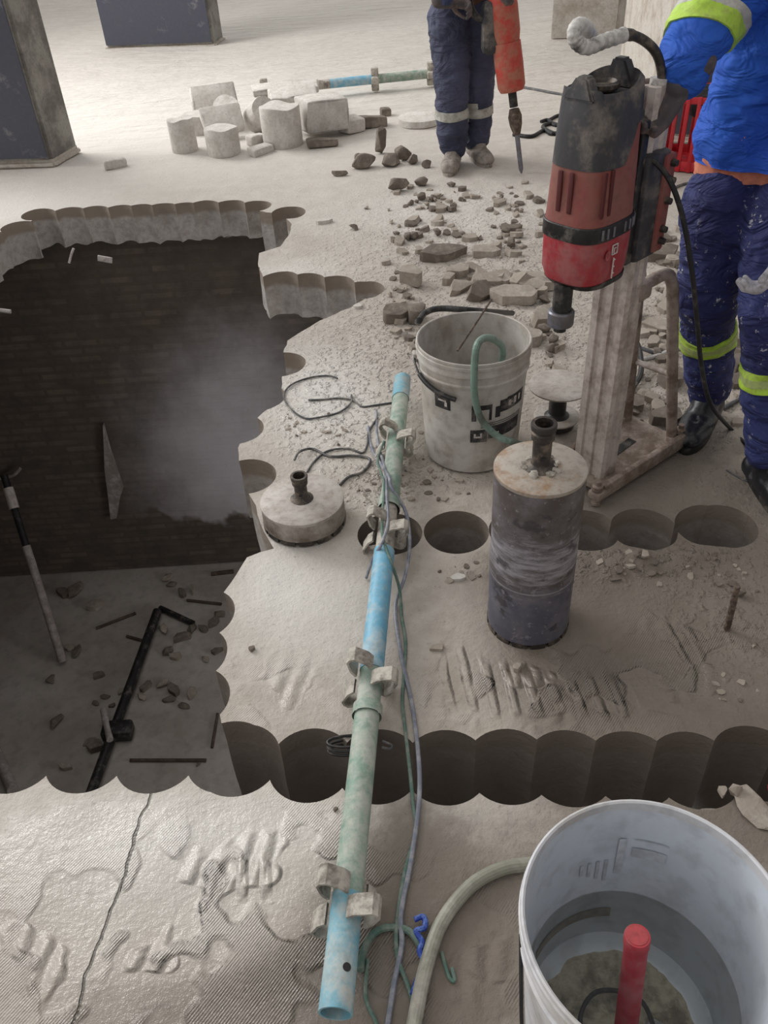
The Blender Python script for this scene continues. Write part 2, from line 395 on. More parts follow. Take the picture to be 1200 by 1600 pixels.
pit = [Gc(*p) for p in [(67,335),(150,333),(256,328),(360,323),(440,335),(456,350),(452,366),(438,385),(405,396),(403,412),(418,455),(570,468),(545,481),(500,500),(449,533),(440,560),(441,600),(430,628),(393,662),(372,700),(376,750),(400,790),(412,830),(428,858),(386,872),(350,925),(341,986),(337,1050),(346,1135),(352,1180),(360,1215),(330,1200),(0,1190),(-215,1200)]]
pit += [(-2.25,1.25),(-2.25,3.9)]+[Gc(*p) for p in [(-22,412),(16,372),(36,352)]]
def inpoly(x, y, P):
    c = False; j = len(P)-1
    for i in range(len(P)):
        if (P[i][1] > y) != (P[j][1] > y) and x < (P[j][0]-P[i][0])*(y-P[i][1])/(P[j][1]-P[i][1])+P[i][0]: c = not c
        j = i
    return c
def hole(x, y):
    for cx, cy in circ:
        if (x-cx)**2+(y-cy)**2 < (R-.0006)**2: return True
    return inpoly(x, y, pit)
def gauss(x, y, c, rx, ry=None):
    ry = ry or rx; return math.exp(-(((x-c[0])/rx)**2+((y-c[1])/ry)**2))
recess = Gc(690,425)
def hz(x, y):
    v = Vec((x,y,0))
    h = .006*noise.noise(v*2.1)+.0035*noise.noise(v*7)
    far = min(1, max(0,(y-2.6)/1.2))
    rub = gauss(x,y,(.75,3.7),.75,1.2)+gauss(x,y,(1.3,2.9),.5,.7)*.8
    h += rub*(.010*noise.noise(v*9)+.008*noise.noise(v*22))
    if y > 5.2: h += .008*noise.noise(Vec((x*1.2,y*4,3)))*min(1,(y-5.2))
    q = gauss(x,y,recess,.17,.30)
    if q > .35: h -= .018*min(1,(q-.35)*5)
    # slurry heap beyond the second row of holes
    h += .034*gauss(x,y,Gc(1000,878),.26,.045)*(.6+.9*noise.noise(v*15))+.012*gauss(x,y,Gc(700,700),.05,.1)*noise.noise(v*20)
    lump = gauss(x,y,Gc(520,650),.2,.36)
    h += lump*(.004*noise.noise(v*26)+.003*noise.noise(v*50))
    return h
pts = []; edges = []
def addloop(L):
    s = len(pts); pts.extend(Vec(p) for p in L)
    edges.extend((s+i, s+(i+1)%len(L)) for i in range(len(L)))
X0, X1, Y0, Y1 = -14, 12, -.3, 26
addloop([(X0,Y0),(X1,Y0),(X1,Y1),(X0,Y1)])
def subdiv(P, d):
    r = []
    for i in range(len(P)):
        a, b = Vec(P[i]), Vec(P[(i+1)%len(P)]); n = max(1, int((b-a).length/d))
        for k in range(n):
            q = a+(b-a)*(k/n)
            if k: q += Vec((noise.noise(Vec((q.x*40,q.y*40,1))), noise.noise(Vec((q.x*40,q.y*40,7)))))*.006
            r.append(q)
    return r
addloop(subdiv(pit, .035))
for cx, cy in circ: addloop([(cx+R*math.cos(2*PI*k/44), cy+R*math.sin(2*PI*k/44)) for k in range(44)])
def grid(x0, x1, y0, y1, d, skip=None):
    nx, ny = int((x1-x0)/d), int((y1-y0)/d)
    for i in range(nx+1):
        for j in range(ny+1):
            x = x0+i*d+(j%2)*d*.5+random.uniform(-.15,.15)*d; y = y0+j*d+random.uniform(-.15,.15)*d
            if skip and skip(x,y): continue
            if hole(x,y): continue
            if any(abs(math.hypot(x-cx,y-cy)-R) < .006 for cx,cy in circ): continue
            pts.append(Vec((x,y)))
nearbox = lambda x,y: -1.0 < x < 1.5 and .35 < y < 5.3
grid(-1.0, 1.5, .35, 5.3, .024)
grid(-3, 3, 0, 9, .07, nearbox)
grid(-13.8, 11.8, -.2, 25.8, .45, lambda x,y: -3 < x < 3 and y < 9)
vo, eo, fo, *_ = delaunay_2d_cdt(pts, edges, [], 0, 1e-5)
keep = []
for f in fo:
    cx = sum(vo[i][0] for i in f)/3; cy = sum(vo[i][1] for i in f)/3
    if not hole(cx, cy): keep.append(f)
# drop loose slivers
def TK(y): return T*(1+.5*min(1,max(0,(2.7-y)/1.1)))
par = list(range(len(vo)))
def find(a):
    while par[a] != a: par[a] = par[par[a]]; a = par[a]
    return a
for f in keep:
    a = find(f[0])
    for i in f[1:]: par[find(i)] = a
cnt = {}
for f in keep: cnt[find(f[0])] = cnt.get(find(f[0]),0)+1
big = max(cnt, key=cnt.get); keep = [f for f in keep if find(f[0]) == big]
bm = bmesh.new(); vm = {}
for f in keep:
    for i in f:
        if i not in vm: vm[i] = bm.verts.new((vo[i][0], vo[i][1], hz(vo[i][0], vo[i][1])))
for f in keep: bm.faces.new([vm[i] for i in f])
bm.verts.index_update()
topn = len(bm.faces)
L = {k: bm.verts.layers.float.new(k) for k in ('wet','tone','ridge','crumb','gloss','streak')}
blob = lambda px, py, rx, ry: (Gc(px,py), rx, ry)
WET = [(blob(950,980,.35,.3),.9),(blob(1050,1080,.3,.22),.9),(blob(1000,740,.4,.3),.75),(blob(1150,900,.25,.4),.8),(blob(1100,1300,.4,.25),.75),(blob(700,1500,.25,.25),.75),(blob(640,1300,.12,.2),.4),(blob(880,880,.3,.15),.6),(blob(300,1580,.4,.12),.6),(blob(1100,550,.5,.6),.45),(blob(560,1500,.15,.2),.4)]
TON = [(blob(470,940,.22,.25),.75),(blob(420,880,.1,.2),.5),(blob(500,620,.22,.4),.85),(blob(450,430,.25,.2),.6),(blob(150,1280,.5,.16),.55),(blob(560,1280,.5,.08),.4),(blob(250,1400,.3,.15),.4),(blob(250,200,2.2,1.8),.6),(blob(500,30,7,6),.7),(blob(700,330,.8,.5),.45),(blob(0,330,.6,.3),.6)]
GLO = [(blob(520,660,.20,.38),1),(blob(470,580,.15,.3),.9),(blob(600,760,.1,.12),.8),(blob(250,1420,.36,.18),1),(blob(420,1350,.2,.14),.8),(blob(120,1330,.3,.15),.7),(blob(330,1560,.4,.1),.6),(blob(1080,1060,.3,.16),.65),(blob(800,1050,.16,.12),.7),(blob(450,1080,.1,.12),.7),(blob(650,480,.2,.4),.2)]
RID = [(blob(330,1440,.26,.15),1),(blob(220,1480,.3,.12),.9),(blob(480,1400,.15,.16),.9),(blob(800,1070,.22,.1),.8),(blob(960,1070,.2,.1),.7),(blob(720,1480,.12,.12),.5),(blob(430,1080,.1,.1),.5),(blob(1080,1000,.15,.15),.4)]
CRU = [(blob(520,640,.22,.4),.9),(blob(600,750,.12,.15),1),(blob(600,560,.18,.35),.7),(blob(750,420,.8,1.0),.9),(blob(1080,560,.5,.7),.9),(blob(980,880,.3,.07),1),(blob(700,720,.15,.15),.7),(blob(1150,960,.2,.25),.5)]
STR = [(blob(800,1080,.13,.085),1),(blob(950,1085,.07,.075),1),(blob(715,1040,.05,.09),.7),(blob(400,1370,.07,.05),.8),(blob(1060,1000,.06,.12),.6)]
def ev(S, x, y): return min(1, sum(a*gauss(x,y,c,rx,ry) for (c,rx,ry),a in S))
for v in bm.verts:
    x, y = v.co.x, v.co.y
    for k, S in (('wet',WET),('tone',TON),('gloss',GLO),('ridge',RID),('crumb',CRU),('streak',STR)): v[L[k]] = ev(S, x, y)
for f in bm.faces: f.material_index = 0; f.smooth = True
be = [e for e in bm.edges if len(e.link_faces) == 1]
ring = {}
for e in be:
    for v in e.verts: ring.setdefault(v, v)
depths = [.004,.05,.10,.15,.19,T]
prev = {v: v for v in ring}
for di, d in enumerate(depths):
    cur = {}
    for v in ring:
        x, y = v.co.x, v.co.y; q = Vec((x*17, y*17, d*9))
        j = (.0035 if d < .16 else .009)*noise.noise(q)
        zb = -d*TK(y)/T-(.028*noise.noise(Vec((x*13,y*13,3.3))) if d == T else 0)
        cur[v] = bm.verts.new((x+j, y+j*.7*noise.noise(q*1.3), zb if d > .01 else v.co.z-.004))
    for e in be:
        a, b = e.verts
        f = bm.faces.new((prev[a], prev[b], cur[b], cur[a])); f.material_index = 1; f.smooth = True
    prev = cur
me = bpy.data.meshes.new('floor')
bot = {}
for f in list(bm.faces)[:topn]:
    vs = []
    for v in f.verts:
        if v in prev: vs.append(prev[v])
        else:
            if v not in bot: bot[v] = bm.verts.new((v.co.x, v.co.y, -TK(v.co.y)))
            vs.append(bot[v])
    try: nf = bm.faces.new(vs[::-1]); nf.material_index = 1
    except ValueError: pass
bmesh.ops.recalc_face_normals(bm, faces=bm.faces[:])
bm.to_mesh(me); bm.free()
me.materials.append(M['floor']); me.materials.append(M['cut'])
me.set_sharp_from_angle(angle=math.radians(38))
fl = bpy.data.objects.new('floor', me); C.objects.link(fl)
tag(fl, 'dusty grey concrete floor slab cut by rows of cored holes around the open pit', 'floor', None, 'structure')

# basement shell
def struct(name, bm, mat, label):
    o = obj(name, bm, mat, None, 30); tag(o, label, 'wall' if 'wall' in name else name.split('_')[-1], None, 'structure'); return o
bx0, bx1, by0 = -5.5, 3.5, -.2
bm = bmesh.new(); box(bm, ((bx0+bx1)/2,(by0+WL)/2,ZB-.1), (bx1-bx0+.4,WL-by0+.4,.2)); struct('basement_floor', bm, 'base_floor', 'grey basement floor seen at the bottom of the pit')
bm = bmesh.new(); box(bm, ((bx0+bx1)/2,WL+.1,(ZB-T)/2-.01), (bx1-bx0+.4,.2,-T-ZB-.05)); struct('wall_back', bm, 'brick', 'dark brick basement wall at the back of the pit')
bm = bmesh.new(); box(bm, ((bx0+bx1)/2,by0-.1,(ZB-T)/2-.01), (bx1-bx0+.4,.2,-T-ZB-.05)); struct('wall_front', bm, 'plinth', 'basement wall below the near edge of the slab')
bm = bmesh.new(); box(bm, (bx0-.1,(by0+WL)/2,(ZB-T)/2-.01), (.2,WL-by0,-T-ZB-.05)); struct('wall_left', bm, 'plinth', 'basement wall left of the pit')
bm = bmesh.new(); box(bm, (bx1+.1,(by0+WL)/2,(ZB-T)/2-.01), (.2,WL-by0,-T-ZB-.05)); struct('wall_right', bm, 'plinth', 'basement wall right of the pit')

# columns of the hall
def column(c0, c1, c2, h, label, plinth=.0, right_mat='colgrey', front='darkpaint'):
    """front face from c0 to c1, side face from c1 back to c2 (ground points)"""
    c0, c1, c2 = [Vec((p.x,p.y,0)) for p in (c0,c1,c2)]
    root = thing('concrete_column', label, 'column'); root['kind'] = 'structure'
    c3 = c0+(c2-c1)
    bm = bmesh.new(); prism(bm, [(p.x,p.y) for p in (c0,c1,c2,c3)], plinth, h)
    bmesh.ops.bevel(bm, geom=[e for e in bm.edges if abs(e.verts[0].co.z-e.verts[1].co.z) > 1], offset=.02, segments=2, affect='EDGES')
    o = obj('shaft', bm, right_mat, root, 20)
    # painted facing board on the front
    n = (c1-c0).cross(Vec((0,0,1))).normalized()
    if n.y > 0: n = -n
    d = (c1-c0); a, b = c0+d*.0, c1-d*.02
    bm = bmesh.new(); prism(bm, [(p.x,p.y) for p in (a+n*.012, b+n*.012, b-n*.01, a-n*.01)], plinth+.015, h-.1); obj('dark_facing', bm, front, root)
    if plinth:
        cc = (c0+c1+c2+c3)/4
        bm = bmesh.new(); prism(bm, [tuple(((p-cc)*1.04+cc)[:2]) for p in (c0,c1,c2,c3)], -.01, plinth)
        bmesh.ops.bevel(bm, geom=bm.edges[:], offset=.02, segments=2, affect='EDGES'); obj('plinth', bm, 'plinth', root)
column(G(-140,268), G(84,262), G(124,238), 2.9, 'dark painted column at the left edge standing beyond the pit', .05)
column(G(168,77), G(335,71), G(349,60), 2.9, 'wide dark painted column standing far back left of centre', .02)
column(G(862,62), G(962,58), G(975,50), 2.9, 'distant dark panel on pale plinth behind the drill handle', .35, 'plinth')
# column behind the worker: the lit side faces left
c1 = G(1043,222); c2 = G(966,110); c0 = G(1340,240)
column(c0, c1, c2, 2.9, 'dark column with pale concrete side behind the worker in blue', .04, 'plinth')

def ground(x, y): return hz(x, y)
def onfloor(p, dz=0): return Vec((p.x, p.y, hz(p.x,p.y)+dz))

# ------------------------------------------------------------------ core bits
def core_bit(label, c, r, h, side, top, shank_h, shank_r, slag=True):
    t = thing('core_bit', label, 'core bit', c, .3)
    bm = bmesh.new(); lathe(bm, [(r-.004,.012),(r,.012),(r,.30*h),(r+.0006,.32*h),(r+.0006,.5*h),(r,.52*h),(r,h-.014),(r-.003,h-.008)], 72)
    lathe(bm, [(r-.004,.012),(r-.004,h-.012)], 72); obj('barrel', bm, side, t)
    bm = bmesh.new(); lathe(bm, [(0,h-.014),(r-.002,h-.014),(r+.0008,h-.01),(r+.0008,h-.002),(r-.002,h),(shank_r*1.6,h+.001),(0,h+.001)], 72); obj('top_plate', bm, top, t)
    n = 14
    for k in range(n):
        bm = bmesh.new(); a0 = 2*PI*k/n; w2 = .8*2*PI/n/2
        ins, outs = [], []
        for q in range(4):
            a = a0-w2+2*w2*q/3; ins.append(((r-.0055)*math.cos(a),(r-.0055)*math.sin(a))); outs.append(((r+.0015)*math.cos(a),(r+.0015)*math.sin(a)))
        prism(bm, outs+ins[::-1], -.002, .0125); obj('cutting_segment', bm, 'steeldark', t)
    s = shank_r
    bm = bmesh.new(); lathe(bm, [(s*1.9,h),(s*1.45,h+.006),(s*1.1,h+.012),(s,h+.02),(s,h+shank_h*.62),(s*1.22,h+shank_h*.66),(s*1.25,h+shank_h*.80),(s*1.05,h+shank_h*.84),(s*1.32,h+shank_h*.87),(s*1.36,h+shank_h*.98),(s*1.3,h+shank_h),(s*.95,h+shank_h),(s*.9,h+shank_h*.5),(0,h+shank_h*.5)], 32)
    sh = obj('shank', bm, 'steeldark', t)
    bm = bmesh.new()
    for a in (-1.9,):
        cyl(bm, (s*.9*math.cos(a),s*.9*math.sin(a),h+shank_h*.3),(s*1.04*math.cos(a),s*1.04*math.sin(a),h+shank_h*.3), .006, n=12)
    obj('spanner_hole', bm, 'black', sh)
    if slag:
        bm = bmesh.new()
        for k in range(16):
            a = random.uniform(0,2*PI); q = s*random.uniform(1.2,2.0); rr = random.uniform(.006,.013)
            v = bmesh.ops.create_icosphere(bm, subdivisions=1, radius=rr, matrix=Matrix.Translation((q*math.cos(a),q*math.sin(a),h+.003)))['verts']
            for x in v: x.co += Vec((noise.noise(x.co*90),noise.noise(x.co*90+Vec((5,5,5))),0))*.004; x.co.z = h+(x.co.z-h)*.7
        obj('slurry_crust', bm, 'bracket', t)
    return t
cb = G(824,968)
core_bit('tall upright core bit with scuffed grey steel barrel standing on the slab', (cb.x,cb.y,hz(cb.x,cb.y)+.003), .1035, .490, 'barrel', 'bittop', .115, .021)
cb = G(472,780,.085)
core_bit('short squat core bit with slurry-covered top at the edge of the pit', (cb.x,cb.y,.008), .1235, .080, 'drum', 'bittop2', .085, .019, False)

# ------------------------------------------------------------------ buckets
def patch(bm, r0, a0, a1, z0, z1, rz=lambda z: 0, off=.0008, n=8):
    rows = []
    for k in range(n+1):
        a = a0+(a1-a0)*k/n
        rows.append([bm.verts.new(((rz(z)+off)*math.cos(a),(rz(z)+off)*math.sin(a),z)) for z in (z0,z1)])
    for p, q in zip(rows, rows[1:]): bm.faces.new((p[0],q[0],q[1],p[1]))
def bucket(label, c, rb, rt, h, mat, inmat, rz=0):
    t = thing('bucket', label, 'bucket', c, rz)
    rz_ = lambda z: rb+(rt-rb)*z/h
    bm = bmesh.new(); ro = rt
    lathe(bm, [(0,.004),(rb-.012,.004),(rb-.006,0),(rb,.006),(rz_(.1),.1),(rz_(h*.5),h*.5),(rz_(h-.085),h-.085),(rz_(h-.082)+.006,h-.082),(rz_(h-.076)+.006,h-.076),
               (rz_(h-.074)+.002,h-.072),(rz_(h-.05)+.002,h-.05),(rz_(h-.047)+.006,h-.047),(rz_(h-.04)+.006,h-.04),(ro+.002,h-.037),(ro+.002,h-.024),(ro+.005,h-.022),(ro+.005,h-.014),(ro+.002,h-.012),(ro+.004,h-.006),(ro+.003,h-.001),(ro,h),(ro-.003,h-.002),(ro-.004,h-.02)], 80)
    obj('outer_wall', bm, mat, t)
    bm = bmesh.new(); lathe(bm, [(ro-.004,h-.019),(rz_(h*.5)-.004,h*.5),(rz_(.03)-.004,.03),(rb-.02,.012),(rb-.03,.008),(0,.008)], 80); obj('inner_wall', bm, inmat, t)
    return t, rz_
cc = G(740,527,.41)
bk, rzf = bucket('dirty white bucket holding a green hose, standing behind the tall core bit', (cc.x,cc.y,hz(cc.x,cc.y)+.004), .150, .172, .405, 'whitedirty', 'whitedirty')
def deg(a): return math.radians(a)
for (a0,a1,z0,z1,m) in ((-141,-121,.235,.285,'decal'),(-98,-93,.205,.262,'decal'),(-92,-76,.245,.262,'decal'),(-79,-76,.205,.262,'decal'),(-72,-66,.21,.25,'decal'),(-67,-58,.225,.268,'decal'),(-58,-30,.225,.272,'decal'),(-99,-80,.125,.172,'decal'),(-79,-34,.135,.178,'decal')):
    bm = bmesh.new(); patch(bm, 0, deg(a0), deg(a1), z0, z1, rzf); obj('printed_label', bm, m, bk)
for (a0,a1,z0,z1) in ((-136,-126,.262,.268),(-128,-125,.246,.262),(-95,-86,.142,.148),(-88,-86,.142,.16),(-95,-93,.148,.158),(-70,-66,.15,.156),(-56,-52,.238,.258),(-48,-44,.238,.262),(-52,-49,.246,.25),(-40,-37,.24,.262)):
    bm = bmesh.new(); patch(bm, 0, deg(a0), deg(a1), z0, z1, rzf, .0014, 3); obj('printed_mark', bm, 'decalw', bk)
bm = bmesh.new()
for z in (.192,.199,.206-.0): patch(bm, 0, deg(-88), deg(-32), z-.013, z-.0105, rzf, .0011, 14)
obj('printed_line', bm, 'decal', bk)
# folded bail with black grip
bm = bmesh.new(); tube(bm, [(.182*math.cos(deg(a)),.182*math.sin(deg(a)),.345-.06*math.sin(deg((180-abs(a))*1.0))) for a in range(-185,-106,8)], lambda t: .0035 if t < .35 else .0075, 10); hd = obj('bail_handle', bm, 'black', bk)
bm = bmesh.new(); box(bm, (-.180,.012,.345), (.012,.03,.03), .003); obj('handle_ear', bm, 'whitedirty', bk)
# foreground bucket
cc2 = G(1024,1440,.41)
bk2, rz2 = bucket('large clean white bucket half full of water in the bottom right corner', (cc2.x,cc2.y,hz(cc2.x,cc2.y)+.004), .156, .183, .41, 'white', 'whitein')
bm = bmesh.new(); patch(bm, 0, deg(62), deg(80), .27, .295, lambda z: rz2(z)-.0058, 0); patch(bm, 0, deg(62), deg(80), .315, .318, lambda z: rz2(z)-.0058, 0)
patch(bm, 0, deg(84), deg(88), .22, .318, lambda z: rz2(z)-.0058, 0)
for k in range(4): patch(bm, 0, deg(92+k*5), deg(94+k*5), .20+.01*k, .26, lambda z: rz2(z)-.0058, 0)
obj('moulded_print', bm, dirty('faint_grey_print', (176,180,186), (198,204,212), .5, 20, .5), bk2)
bm = bmesh.new(); lathe(bm, [(rz2(.165)-.0055,.165),(0,.165)], 80)
wt = obj('bucket_water', bm, 'water', bk2, 0); wt['label'] = 'murky shallow water surface'
bm = bmesh.new(); lathe(bm, [(0,.018),(.08,.017),(.115,.013),(.135,.0085),(rz2(0)-.014,.009)], 64)
for v in bm.verts: v.co.z += .006*noise.noise(v.co*30)
obj('sediment', bm, dirty('sediment', (178,170,150), (116,108,94), .45, 16, .9), bk2)
bm = bmesh.new(); lathe(bm, [(rz2(.085)-.0052,.085),(rz2(.112)-.0052,.112)], 60, ang=deg(60), a0=deg(85)); obj('tide_band', bm, dirty('tide_band', (176,168,162), (150,146,140), .4, 9, .7), bk2)
bm = bmesh.new(); tube(bm, [(-.181,.02,.345),(-.186,-.03,.29),(-.184,-.06,.20),(-.172,-.085,.12),(-.15,-.12,.08)], .003, 8); obj('bail_handle', bm, 'blackm', bk2)
# red tube standing in the water
a = G(996,1462,.40); base = Vec((cc2.x-.012, cc2.y-.055, .03))
t = thing('submersible_pump', 'red tubular pump standing upright in the water of the large bucket', 'pump', base)
ax = (a-base); 
bm = bmesh.new(); lathe(bm, [(0,0),(.028,0),(.028,ax.length*.1),(.018,ax.length*.16),(.0168,ax.length*.93),(.0182,ax.length*.95),(.0182,ax.length*.995),(.0175,ax.length),(0,ax.length)], 20, axis=ax)
obj('pump_body', bm, 'red', t)
bm = bmesh.new(); lathe(bm, [(0,ax.length+.0006),(.0145,ax.length+.0006)], 20, axis=ax); obj('end_cap', bm, dirty('red_cap', (170,60,66), (150,60,60), .3, 30, .4), t)
bm = bmesh.new(); tube(bm, [(.02,0,.01),(.06,.03,.02),(.05,.09,.02),(-.02,.10,.03),(-.06,.05,.04),(-.03,.0,.03)], .004, 8); obj('pump_cord', bm, 'blackm', t)
bm = bmesh.new(); box(bm, (-.055,.03,.012), (.06,.035,.03), .008); o = obj('inlet_filter', bm, 'black', t)
sp = thing('sponge', 'pale worn sponge lying under water beside the red pump', 'sponge', (cc2.x+.045,cc2.y-.03,.022))
bm = bmesh.new(); box(bm, (0,0,.015), (.07,.04,.03), .01, Matrix.Rotation(.9,3,'Z'))
for v in bm.verts: v.co += Vec((noise.noise(v.co*60),noise.noise(v.co*60+Vec((3,0,0))),noise.noise(v.co*50)))*.004
obj('sponge_block', bm, 'glovew', sp)

# ------------------------------------------------------------------ scaffold standard
A, B = G(629,593,.075), G(524,1584,.072)
D = (B-A); LN = D.length; D.normalize()
def along(py):
    # parameter on the tube that shows at this image height
    lo, hi = 0., 1.
    for _ in range(40):
        m = (lo+hi)/2; p = A+(B-A)*m-CP; y = 800-FP*p.dot(UP)/p.dot(FW)
        if y < py: lo = m
        else: hi = m
    return lo*LN
sc_ = thing('scaffold_standard', 'chipped blue and green scaffold tube with bracket clusters lying across the cored holes', 'scaffold tube', A)
def seg(y0, y1, r, mat, name='tube_section', label=None, hollow=False):
    a, b = along(y0) if y0 > 0 else 0, along(y1) if y1 < 1584 else LN
    bm = bmesh.new(); P = [(r,a),(r,b)]
    if y1 >= 1584: P = [(r,a),(r,b),(r-.004,b),(r-.004,b-.12),(0,b-.12)]
    if y0 <= 593: P = [(0,a),(r-.002,a)]+P
    lathe(bm, P, 32, axis=D); return obj(name, bm, mat, sc_, 35, label)
rt_ = .0285
seg(0, 624, rt_+.0015, 'cyan', label='pale blue painted end')
seg(624, 700, rt_, 'green', label='green painted section'); seg(700, 795, rt_, 'green'); seg(795, 862, rt_-.003, 'bracket', label='slurry-caked grey joint')
seg(862, 1050, rt_, 'cyan2', label='bright blue painted section'); seg(1050, 1104, rt_-.001, 'green')
seg(1104, 1120, rt_+.005, 'green', 'collar'); seg(1118, 1400, rt_, 'green', label='mottled green painted section'); seg(1400, 1585, rt_+.001, 'cyan', label='blue painted near end')
seg(780, 797, rt_+.004, 'green', 'collar')
u0, v0 = frame(D)
for py in (690, 832, 1062, 1412):
    a = along(py)
    for k in range(4):
        ang = k*PI/2+PI/4+.15; off = (.022 if k % 2 else -.022)
        bm = bmesh.new(); r = rt_
        prof = [(r-.002,-.8),(r+.018,-.62),(r+.050,-.26),(r+.058,0),(r+.050,.26),(r+.018,.62),(r-.002,.8)]
        P2 = []
        for q, s in prof:
            if q > r+.01: P2.append(Vec((q, s*.075)))
            else: P2.append(Vec((q*math.cos(s*.9), q*math.sin(s*.9))))
        P2 = [Vec((r*.9,-.0265)),Vec((r+.016,-.026)),Vec((r+.046,-.012)),Vec((r+.050,0)),Vec((r+.046,.012)),Vec((r+.016,.026)),Vec((r*.9,.0265))]
        inner = [Vec((p.x-.005 if abs(p.y) < .013 else p.x, p.y*(.78))) for p in P2]
        h0, h1 = a+off-.02, a+off+.02
        loops = []
        for z in (h0,h1):
            for src in (P2, inner):
                loops.append([bm.verts.new(D*z+(u0*math.cos(ang)+v0*math.sin(ang))*p.x+(-u0*math.sin(ang)+v0*math.cos(ang))*p.y) for p in src])
        o0,i0,o1,i1 = loops
        for q in range(len(P2)-1):
            bm.faces.new((o0[q],o0[q+1],o1[q+1],o1[q])); bm.faces.new((i0[q],i1[q],i1[q+1],i0[q+1]))
            bm.faces.new((o0[q],i0[q],i0[q+1],o0[q+1])); bm.faces.new((o1[q],o1[q+1],i1[q+1],i1[q]))
        obj('v_bracket', bm, 'bracket', sc_)
bm = bmesh.new(); pz = D*along(1518)+(UP*.5-FW*.3+RT*.5).normalized()*rt_*.93
q = -FW; q = (Vec((.45,-.1,.8))-D*Vec((.45,-.1,.8)).dot(D)).normalized()
cyl(bm, D*along(1520)+q*(rt_-.002), D*along(1520)+q*(rt_+.0018), .0075, n=16); obj('pin_hole', bm, 'black', sc_)

# ------------------------------------------------------------------ drill rig
DA = math.radians(41); MO = Vec((.66, 2.08, 0))
rig = thing('core_drill_rig', 'red and black core drill motor hung on an upright aluminium stand', 'core drill', (MO.x,MO.y,.004), DA)
# mast: grooved profile
bm = bmesh.new()
P2 = [(-.034,-.05),(-.034,-.03),(-.026,-.027),(-.026,-.012),(-.034,-.009),(-.034,.009),(-.026,.012),(-.026,.027),(-.034,.03),(-.034,.05),(-.02,.056),(-.012,.05),(.012,.05),(.02,.056),(.036,.056),(.036,.02),(.028,.016),(.028,-.016),(.036,-.02),(.036,-.056),(.02,-.056),(.012,-.05),(-.012,-.05),(-.02,-.056)]
prism(bm, P2, .012, 1.13); obj('mast', bm, 'alu', rig, 25)
# base plate with slot
bm = bmesh.new(); prism(bm, [(-.07,-.085),(.30,-.12),(.33,-.09),(.33,.09),(.30,.12),(-.07,.085)], .02, .034)
obj('base_plate', bm, 'alubase', rig)
for s in (-1,1):
    bm = bmesh.new(); box(bm, (.13,s*.105,.035), (.42,.022,.05), .006, Matrix.Rotation(s*.07,3,'Z')); obj('base_rail', bm, 'alubase', rig)
bm = bmesh.new(); box(bm, (.14,0,.0345), (.15,.03,.003), .001); obj('base_slot', bm, 'black', rig)
for x,y in ((-.10,-.085),(-.10,.085),(.33,-.10),(.33,.10)):
    bm = bmesh.new(); lathe(bm, [(0,-.002),(.014,-.002),(.014,.006),(.008,.008),(.008,.05),(.016,.052),(.017,.066),(.009,.07),(.009,.082),(0,.082)], 20, (x,y,0)); 
    box(bm, (x*.93,y,.034), (.05,.045,.028), .008); obj('levelling_screw', bm, 'alubase', rig)
for s in (-1,1):
    bm = bmesh.new(); tube(bm, [(.31,s*.085,.03),(.255,s*.07,.30),(.205,s*.055,.55),(.19,s*.05,.60),(.155,s*.045,.63),(.03,s*.03,.62)], .017, 12, 5); obj('back_brace', bm, 'alubase', rig)
bm = bmesh.new(); cyl(bm, (.262,-.07,.28),(.262,.07,.28), .009, n=12); obj('cross_bar', bm, 'alu', rig)
bm = bmesh.new(); box(bm, (.05,0,.62), (.06,.12,.05), .008); obj('brace_bracket', bm, 'alubase', rig)
# carriage with lever hub
bm = bmesh.new(); box(bm, (-.003,0,.86), (.10,.145,.26), .012)
obj('carriage', bm, 'charcoal', rig)
bm = bmesh.new(); box(bm, (.035,-.07,.86), (.045,.022,.24), .008); cw = obj('gear_housing', bm, 'reddust', rig)
for z in (.77,.80,.87,.92,.96):
    bm = bmesh.new(); cyl(bm, (.035,-.080,z),(.035,-.095,z), .010, .008, n=8); obj('bolt', bm, 'steeldark', cw)
bm = bmesh.new(); cyl(bm, (.0,.07,.9),(.0,.10,.9), .03, n=24); obj('feed_hub', bm, 'steeldark', rig)
bm = bmesh.new(); box(bm, (-.062,0,.90), (.03,.12,.34), .006); obj('motor_plate', bm, 'black', rig)
# motor
mx = -.170
MZ = .045
Lx = [(.685,mx+.012,0,.088,.078),(.69,mx+.004,0,.102,.086),(.72,mx,0,.112,.092),(.80,mx,0,.113,.094)]
bm = bmesh.new(); superell(bm, Lx); obj('lower_housing', bm, 'red', rig)
bm = bmesh.new(); superell(bm, [(.672,mx+.02,0,.07,.062),(.676,mx+.016,0,.098,.084),(.692,mx+.006,0,.106,.089)]); obj('bottom_seal', bm, 'black', rig)
bm = bmesh.new(); superell(bm, [(.798,mx,0,.115,.096),(.80,mx,0,.116,.097),(.832,mx,0,.116,.097),(.834,mx,0,.114,.095)]); vb = obj('vent_band', bm, 'black', rig)
for k in range(6, 26):
    a = PI+(.06+k*.052)*PI; c, q_ = math.cos(a), math.sin(a); p = 3.2
    bm = bmesh.new(); box(bm, (mx+.1165*math.copysign(abs(c)**(2/p),c), .0975*math.copysign(abs(q_)**(2/p),q_), .816), (.006,.006,.024), .001); obj('vent_fin', bm, 'chuck', vb)
bm = bmesh.new(); superell(bm, [(.832,mx,0,.112,.093),(.85,mx,0,.110,.091),(.95,mx+.002,0,.104,.087),(1.04,mx+.004,0,.098,.082),(1.08,mx+.006,0,.092,.077)]); uh = obj('upper_housing', bm, 'reddust', rig)
slot_m = dirty('dark_red_slot', (84,26,28), (90,50,46), .3, 20, .7)
